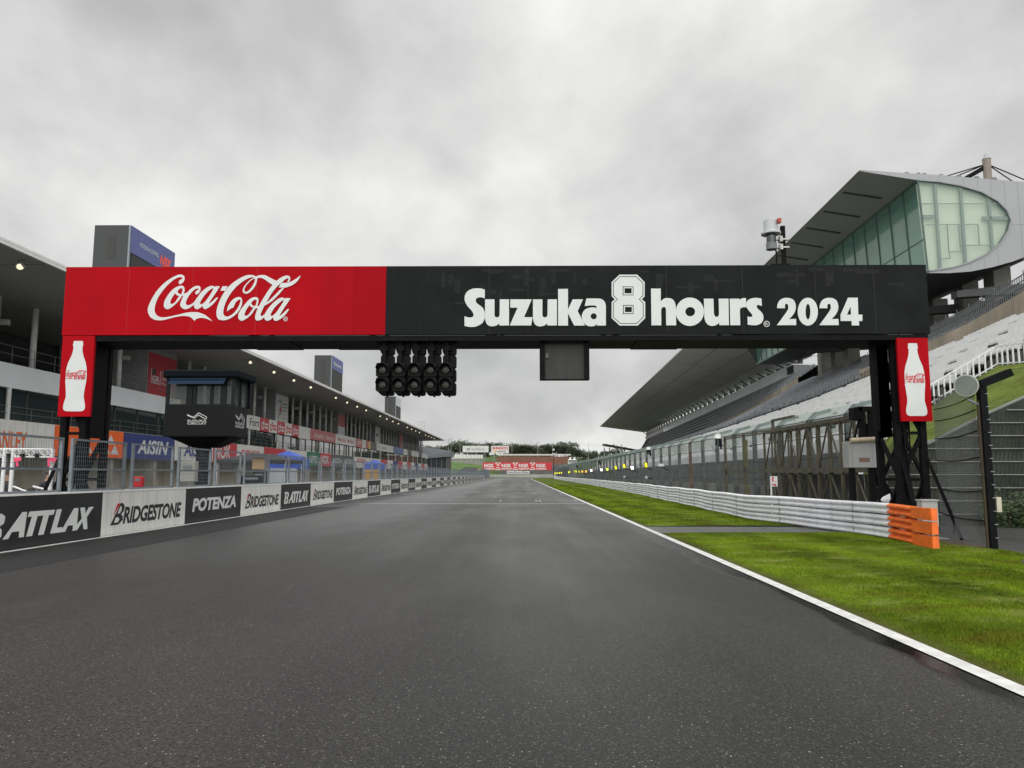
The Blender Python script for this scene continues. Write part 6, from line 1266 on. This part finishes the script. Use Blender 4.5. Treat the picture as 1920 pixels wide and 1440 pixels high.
# ================================================================== FAR END
YN = 400.0
def sign_thing(name, lab, cat, px0, px1, py0, py1, Y, m, ground=0.0, thick=.5, legs=3, group=None):
    a, b = at(px0, py0, Y), at(px1, py1, Y); t = thing(name, lab, cat, ((a.x + b.x) / 2, Y, ground), group); p = MB().box(a.x, b.x, Y, Y + thick, b.z, a.z).build('sign_board', m, t); mb = MB()
    for k in range(legs): x = a.x + (b.x - a.x) * (k + .5) / legs; mb.box(x - .25, x + .25, Y + thick, Y + thick + .4, ground, b.z + .5)
    mb.build('support_post', galv, t); return t, p, a, b
t, p, a, b = sign_thing('bridge_sign', 'wide red and white sponsor sign across the far end of the straight', 'sign', 905, 1035, 867, 881.5, YN, CM['r'], thick=1.5, legs=2)
W4 = (b.x - a.x) / 4; z0, z1 = b.z, a.z; h = z1 - z0
for k in range(4):
    x = a.x + W4 * k; m = MB(); text_y(m, 'NGK', YN - .02, x + W4 * .09, x + W4 * .66, z0 + h * .34, z0 + h * .82, bold=.04); m.box(x + W4 * .08, x + W4 * .68, YN - .03, YN - .01, z0 + h * .1, z0 + h * .22); m.build('lettering', letter_white, p)
    if k < 3:
        m = MB(); m.box(x + W4 * .74, x + W4 * 1.03, YN - .04, YN - .005, z0 + h * .03, z1 - h * .03); m.build('white_square', ban_white, p)
        m = MB(); cx, cz = x + W4 * .885, z0 + h * .5; lay(m, drawn([circle(0, 0, h * .4, n=20), circle(0, 0, h * .26, n=20)]), lambda u, v: (cx + u, YN - .06, cz + v)); m.box(cx - h * .4, cx + h * .4, YN - .065, YN - .05, cz - h * .1, cz + h * .1); m.build('emblem', letter_red, p)
sig = mat('bill_white', (.55, .55, .53), .6)
t, p, a, b = sign_thing('billboard', 'white far billboard with pale grey lettering and two grey bars', 'billboard', 867.5, 916, 836, 848, 520, sig, ground=3)
m = MB(); w = b.x - a.x; h = a.z - b.z; text_y(m, 'SoftBank', 519.97, a.x + w * .34, a.x + w * .86, b.z + h * .3, b.z + h * .72, bold=.0)
for q in (.3, .52): m.box(a.x + w * .16, a.x + w * .29, 519.95, 519.99, b.z + h * q, b.z + h * (q + .14))
m.build('lettering', mat('letter_grey', (.2, .21, .22), .6), p)
t, p, a, b = sign_thing('billboard', 'white far billboard with red lettering above a smaller dark line', 'billboard', 921, 954, 836, 850, 520, sig, ground=3)
m = MB(); w = b.x - a.x; h = a.z - b.z; text_y(m, 'SUNOCO', 519.97, a.x + w * .06, a.x + w * .94, b.z + h * .52, b.z + h * .86, bold=.05, shear=.12); m.build('lettering', letter_red, p)
m = MB(); m.box(a.x + w * .15, a.x + w * .32, 519.95, 519.99, b.z + h * .14, b.z + h * .36); m.build('yellow_mark', CM['y'], p); m = MB(); text_y(m, 'RACING OIL', 519.97, a.x + w * .38, a.x + w * .84, b.z + h * .14, b.z + h * .36, bold=.02); m.build('small_lettering', letter_black, p)
for k in range(3):
    px = 950.5 + k * 15.5; labs = ['leftmost low white advertising board under the red sign', 'middle low white advertising board under the red sign', 'rightmost low white advertising board under the red sign']
    t, p, a, b = sign_thing('advert_board', labs[k], 'board', px, px + 14 - (k == 2) * 2.5, 882.5 + k * .4, 888.4, 390, sig, thick=.2, legs=2, group='low boards under the red sign')
    m = MB(); w = b.x - a.x; h = a.z - b.z; m.box(a.x + w * .12, a.x + w * .85, 389.95, 389.99, b.z + h * .38, b.z + h * .62); m.build('lettering', mid_grey, p)
# hill with terraces
def hillz(x, y):
    z = 0
    for (cx, cy, rx, ry, h) in ((-10, 620, 120, 110, 17), (60, 640, 140, 120, 15), (-60, 560, 60, 110, 12), (150, 640, 110, 150, 15)): d = ((x - cx) / rx) ** 2 + ((y - cy) / ry) ** 2; z = max(z, h * max(0, 1 - d) ** .8)
    return z - .05
mb = MB(); gx = np.linspace(-180, 300, 60); gy = np.linspace(440, 780, 40); mb.loft([[(x, y, hillz(x, y)) for x in gx] for y in gy]); struct(mb.build('hill', dull_grass, smooth=True))
a, b = at(836, 887, 470), at(906, 855, 500); mb = MB(); rows = []
for f in np.linspace(0, 1, 9): rows.append([(a.x + (b.x - a.x) * g, 440 + 90 * f, (b.z * f) * (1 - .25 * g) * 1.0) for g in np.linspace(-.4, 1, 12)])
mb.loft(rows); struct(mb.build('grass_slope', mat('slope_grass', (.065, .125, .022), .9, var=.3, scale=.12), smooth=True))
# orange brown stand
brick = mat('stand_brown', (.16, .075, .05), .8, var=.15, scale=.3); a, b = at(936, 884, 470), at(1066, 854, 500)
t = thing('far_grandstand', 'low far grandstand with a brown front and grey seating behind the red sign', 'grandstand', ((a.x + b.x) / 2, 470, 0)); mb = MB()
for k in range(4): z0_, z1_ = at(1000, 884 - k * 7, 470 + k * 8).z, at(1000, 884 - (k + 1) * 7, 470 + k * 8).z; xa, xb = at(940 - k * 3, 870, 470 + k * 8).x, at(1050 + k * 7, 870, 470 + k * 8).x; mb.box(xa, xb, 470 + k * 8, 479 + k * 8, 0 if k == 0 else z0_ - .3, z1_)
mb.cuts[0]; mb.build_each('terrace', brick, t)[0].data.materials[0] = mat('terrace_base', (.10, .10, .095), .8, var=.3, scale=.3); mb = MB()
for k in range(7): px = 948 + k * 16; u = at(px, 878, 469.5); v = at(px + 10, 871, 469.5); mb.hexa([(u.x, 469.6, u.z), (v.x, 469.6, u.z), (v.x + 1.6, 469.9, u.z), (u.x + 1.6, 469.9, u.z), (u.x + 1.5, 469.6, v.z), (v.x + 1.5, 469.6, v.z), (v.x + 3, 469.9, v.z), (u.x + 3, 469.9, v.z)])
mb.build_each('seating_block', mat('seat_block', (.09, .10, .12), .7), t); mb = MB(); u, v = at(934, 853, 503), at(1070, 853, 503); mb.box(u.x, v.x, 501, 504, u.z - .4, u.z + .5); mb.build('parapet', mat('parapet_white', (.5, .5, .48), .7), t)
a, b = at(852, 889, 425), at(892, 880, 425); t = thing('spectator_terrace', 'small grey seating terrace on the grass slope left of the red sign', 'terrace', ((a.x + b.x) / 2, 430, 0)); mb = MB()
for k in range(6): mb.box(a.x + k * .7, b.x + k * .3, 425 + k * 2, 427.1 + k * 2, 0, b.z * .4 + (k * .62))
mb.build_each('terrace_step', concrete, t); mb = MB()
for k in range(6): mb.box(a.x + k * .7 + .5, b.x + k * .3 - .5, 425.4 + k * 2, 426 + k * 2, b.z * .4 + k * .62, b.z * .4 + k * .62 + .5)
mb.build_each('seat_row', dark_grey, t)
a, b = at(842, 858.5, 505), at(906, 852.5, 505); t = thing('white_hoarding', 'long low white hoarding along the top of the far grass slope', 'hoarding', ((a.x + b.x) / 2, 505, 0)); mb = MB(); n_ = 12
for k in range(n_): x0_, x1_ = a.x + (b.x - a.x) * k / n_, a.x + (b.x - a.x) * (k + .93) / n_; mb.box(x0_, x1_, 505, 505.3, a.z - .5, b.z)
mb.build_each('hoarding_panel', sig, t); mb = MB(); mb.box(a.x, b.x, 505.4, 505.6, 0, a.z); mb.build('base', concrete, t)
# far barrier, fences
bar = thing('far_barrier', 'pale concrete barrier closing the far end of the straight', 'barrier', (0, 385, 0)); mb = MB(); mb.box(-16, 30, 384, 385, 0, 1.4); mb.build('wall_block', mat('barrier_grey', (.33, .33, .31), .8, var=.15, scale=.2), bar)
rf_ = thing('runoff_fence', 'long low mesh fence at the pit exit beyond the pit wall', 'fence', (-14, 300, 0)); mb = MB(); m2 = MB(); P = [(-11.5, 230), (-12, 280), (-13, 330), (-16, 382)]
mb.loft([[(x, y, .2), (x, y, 3.2)] for x, y in P]); mb.build('netting', net('far_netting', (.16, .19, .20), .7), rf_)
for (x, y), (x2, y2) in zip(P, P[1:]):
    for k in range(10): f = k / 10; m2.box(x + (x2 - x) * f - .1, x + (x2 - x) * f + .1, y + (y2 - y) * f - .1, y + (y2 - y) * f + .1, 0, 3.3)
m2.build_each('post', galv, rf_)
# trees
bark = mat('bark', (.06, .045, .03), .9, var=.3, scale=6)
leaf_hazed = [mat('leaf_dark', (.058, .075, .044), .8, var=.5, scale=.6), mat('leaf_olive', (.072, .088, .050), .8, var=.5, scale=.6)]  # distance haze is put into the colour: far leaves lightened
def tree_proto(seed, m):
    rr = random.Random(seed); t = thing('tree', 'tree', 'tree', (0, 0, 0)); mb = MB(); blobs = [(rr.uniform(-.30, .30), rr.uniform(-.28, .28), rr.uniform(.30, .76), rr.uniform(.16, .28)) for _ in range(12)]
    for i in range(1500):
        b = rr.choice(blobs); v = Vector((rr.gauss(0, 1), rr.gauss(0, 1), rr.gauss(0, .8))).normalized() * b[3] * rr.uniform(.5, 1.08); p = Vector(b[:3]) + v; s_ = rr.uniform(.022, .05)
        u = Vector((rr.gauss(0, 1), rr.gauss(0, 1), rr.gauss(0, .6))).normalized() * s_; w = u.orthogonal().normalized() * s_ * .8; mb.quad(p - u, p - w, p + u, p + w)
    mb.build('crown', m, t); mb = MB(); mb.tube((0, 0, -.1), (0, 0, .5), .025, 7, .012)
    for b in blobs[:5]: mb.tube((0, 0, rr.uniform(.2, .4)), b[:3], .012, 5, .004)
    mb.build('trunk', bark, t); return t
protos = [tree_proto(1, leaf_hazed[0]), tree_proto(2, leaf_hazed[1]), tree_proto(3, leaf_hazed[0])]
TR = [(812, 838, 12), (824, 840, 12), (838, 836, 13), (852, 832, 15), (861, 828, 16), (874, 831, 16), (888, 833, 15), (901, 836, 14), (915, 834, 14), (929, 832, 14), (944, 833, 14), (958, 835, 14), (968, 838, 12), (979, 835, 14), (990, 837, 13), (1001, 836, 13), (1013, 838, 13), (1024, 835, 13), (1035, 836, 13), (1045, 835, 14), (1052, 832, 15), (1060, 832, 17), (1068, 838, 13), (1077, 842, 11), (1087, 845, 10), (1098, 846, 10), (1110, 848, 9), (820, 848, 9), (905, 845, 10), (965, 848, 9), (1020, 847, 9), (1120, 850, 9), (1132, 850, 9), (1140, 848, 10)]
first = True
for i, (px, py, wpx) in enumerate(TR):
    Y = 560 + (i * 37) % 60; top = at(px, py - 3, Y); g = hillz(top.x, Y); h = max(9, top.z - min(g, top.z - 7)); o = protos[i % 3]
    sx_ = wpx * 2.5 / F * Y / .9; s_ = (sx_, sx_, h / .92)
    c = o if i < 3 else copy_tree(o)
    c.location = (top.x, Y, top.z - h); c.scale = s_; c.rotation_euler.z = i * 1.3
    c['label'] = 'dark green tree in the far wooded skyline beyond the red sign'; c['category'] = 'tree'; c['group'] = 'trees on the far wooded hill'
TL = [(1158, 832, 30, 330, 'rounded bright green tree standing behind the dark steel frame left of the stand')]
for px, py, wpx, Y, lab in TL:
    c = copy_tree(protos[1]); top = at(px, py - 2, Y); c.location = (top.x, Y, -1); c.scale = (wpx / F * Y * 1.2, wpx / F * Y * 1.2, (top.z + 1) / .95); c['label'] = lab; c['group'] = 'trees near the stand'
    c.children[0].data = c.children[0].data.copy() if c.children[0].name.startswith('crown') else c.children[0].data
    for ch in c.children:
        if ch.name.startswith('crown'): ch.data = ch.data.copy(); ch.data.materials[0] = mat('leaf_bright', (.06, .10, .018), .7, var=.5, scale=3)
# masts and poles on the skyline
pole_m = mat('pole_grey', (.22, .23, .23), .7); rr = random.Random(11)
PL = [(841, 823, 'lattice'), (846, 821, 'pole'), (863, 822, 'pole'), (911, 826, 'wire'), (960, 829, 'wire'), (1008, 829, 'wire'), (1036, 830, 'wire')]
for i, (px, py, k) in enumerate(PL):
    Y = 545; p = at(px, py, Y); t = thing('utility_pole', ['thin tall mast left of the first tree clump', 'thicker tall mast with cross pieces at the left end of the skyline', 'thin light mast behind the left end of the white billboard', 'utility pole with wires between the two white billboards', 'utility pole with wires right of the red lettered billboard', 'utility pole with wires above the middle of the brown stand', 'utility pole with wires above the right end of the brown stand'][i], 'pole', (p.x, Y, 0), 'poles on the skyline')
    MB().tube((p.x, Y, 0), (p.x, Y, p.z), .22, 6, .14).build('mast', pole_m, t); m = MB()
    for q in range(3 if k != 'pole' else 1): z = p.z - .5 - q * 1.0; m.box(p.x - 1.3, p.x + 1.3, Y - .06, Y + .06, z, z + .14)
    m.build('crossarm', pole_m, t)
wt = thing('overhead_wires', 'thin overhead wires strung along the skyline poles', 'wires', (0, 545, 0)); m = MB()
for dz in (.5, 1.5):
    P = [at(x_, y_, 545) - Vector((0, 0, dz)) for x_, y_ in ((820, 826), (846, 823), (911, 826), (960, 829), (1008, 829), (1036, 830), (1090, 830), (1160, 832))]
    for u, v in zip(P, P[1:]):
        prev = u
        for k in range(1, 6): f = k / 5; c = u + (v - u) * f - Vector((0, 0, 1.0 * math.sin(math.pi * f))); m.tube(prev, c, .035, 4); prev = c
m.build('wire', pole_m, wt)
# slim floodlight columns: near the fence end and lattice tower
for px, py, Y, lab in ((1038, 844, 300, 'slim dark lamp column at the right end of the red sign'), (1103, 828, 480, 'small lattice tower on the skyline left of the stand')):
    p = at(px, py, Y); t = thing('lamp_column', lab, 'lamp column', (p.x, Y, 0)); MB().tube((p.x, Y, 0), (p.x, Y, p.z), .14, 8, .08).build('column', steel_black if px < 1050 else pole_m, t); MB().box(p.x - .3, p.x + .3, Y - .2, Y + .2, p.z - .1, p.z + .5).box(p.x - .6, p.x + .6, Y - .1, Y + .1, p.z - 1.4, p.z - 1.2).build('lamp_head', clean_white, t)
# white marquee tents
for i, (px, py, w) in enumerate(((1135, 856, 9), (1141, 854, 9), (1147, 852, 9), (1128, 857, 8), (1122, 858, 8), (1077, 859, 8), (1069, 859, 8))):
    Y = 320; a, b = at(px - w / 2, py + 6, Y), at(px + w / 2, py + 6, Y); z = at(px, py - 2, Y).z
    t = thing('marquee_tent', 'small white peaked marquee beside the far end of the debris fence', 'tent', ((a.x + b.x) / 2, Y, 0), 'white marquees at the far end of the fence'); cx = (a.x + b.x) / 2; cw = (b.x - a.x) / 2
    m = MB(); m.loft([[(cx + sx * cw * f, Y + sy * cw * f, zz) for sx, sy in ((-1, -1), (1, -1), (1, 1), (-1, 1))] for f, zz in ((1, a.z + .6), (.45, a.z + (z - a.z) * .55), (.04, z))], close=True, caps=True); m.build('roof', clean_white, t); m = MB()
    for sx in (-1, 1): m.box(cx + sx * cw - .05, cx + sx * cw + .05, Y - cw, Y - cw + .1, 0, a.z + .6)
    m.box(cx - cw + .05, cx + cw - .05, Y + cw - .1, Y + cw, 0, a.z + .6); m.build('wall', clean_white, t)
# steel frame scoreboard skeleton left of the stand
t = thing('steel_frame', 'open dark steel frame with a flat top beam left of the far stand', 'steel frame', (14, 230, 0)); Y = 230; a, b = at(1132, 834, Y), at(1200, 846, Y + 30); m = MB()
for px in (1133, 1143, 1155, 1165): p = at(px, 850, Y + 6); m.box(p.x - .15, p.x + .15, Y + 5.8, Y + 6.2, 0, at(px, 838, Y).z)
m.build_each('upright', mat('frame_pale', (.2, .22, .22), .6), t); m = MB(); m.bar((a.x, Y, a.z), (b.x, Y + 30, b.z), .9, .6); m.bar((at(1134, 846, Y).x, Y + 6, at(1134, 846, Y).z), (at(1168, 848, Y).x, Y + 6, at(1168, 848, Y).z), .3); m.bar((at(1134, 853, Y).x, Y + 6, at(1134, 853, Y).z), (at(1168, 854, Y).x, Y + 6, at(1168, 854, Y).z), .3); m.build('top_beam', dark_grey, t)
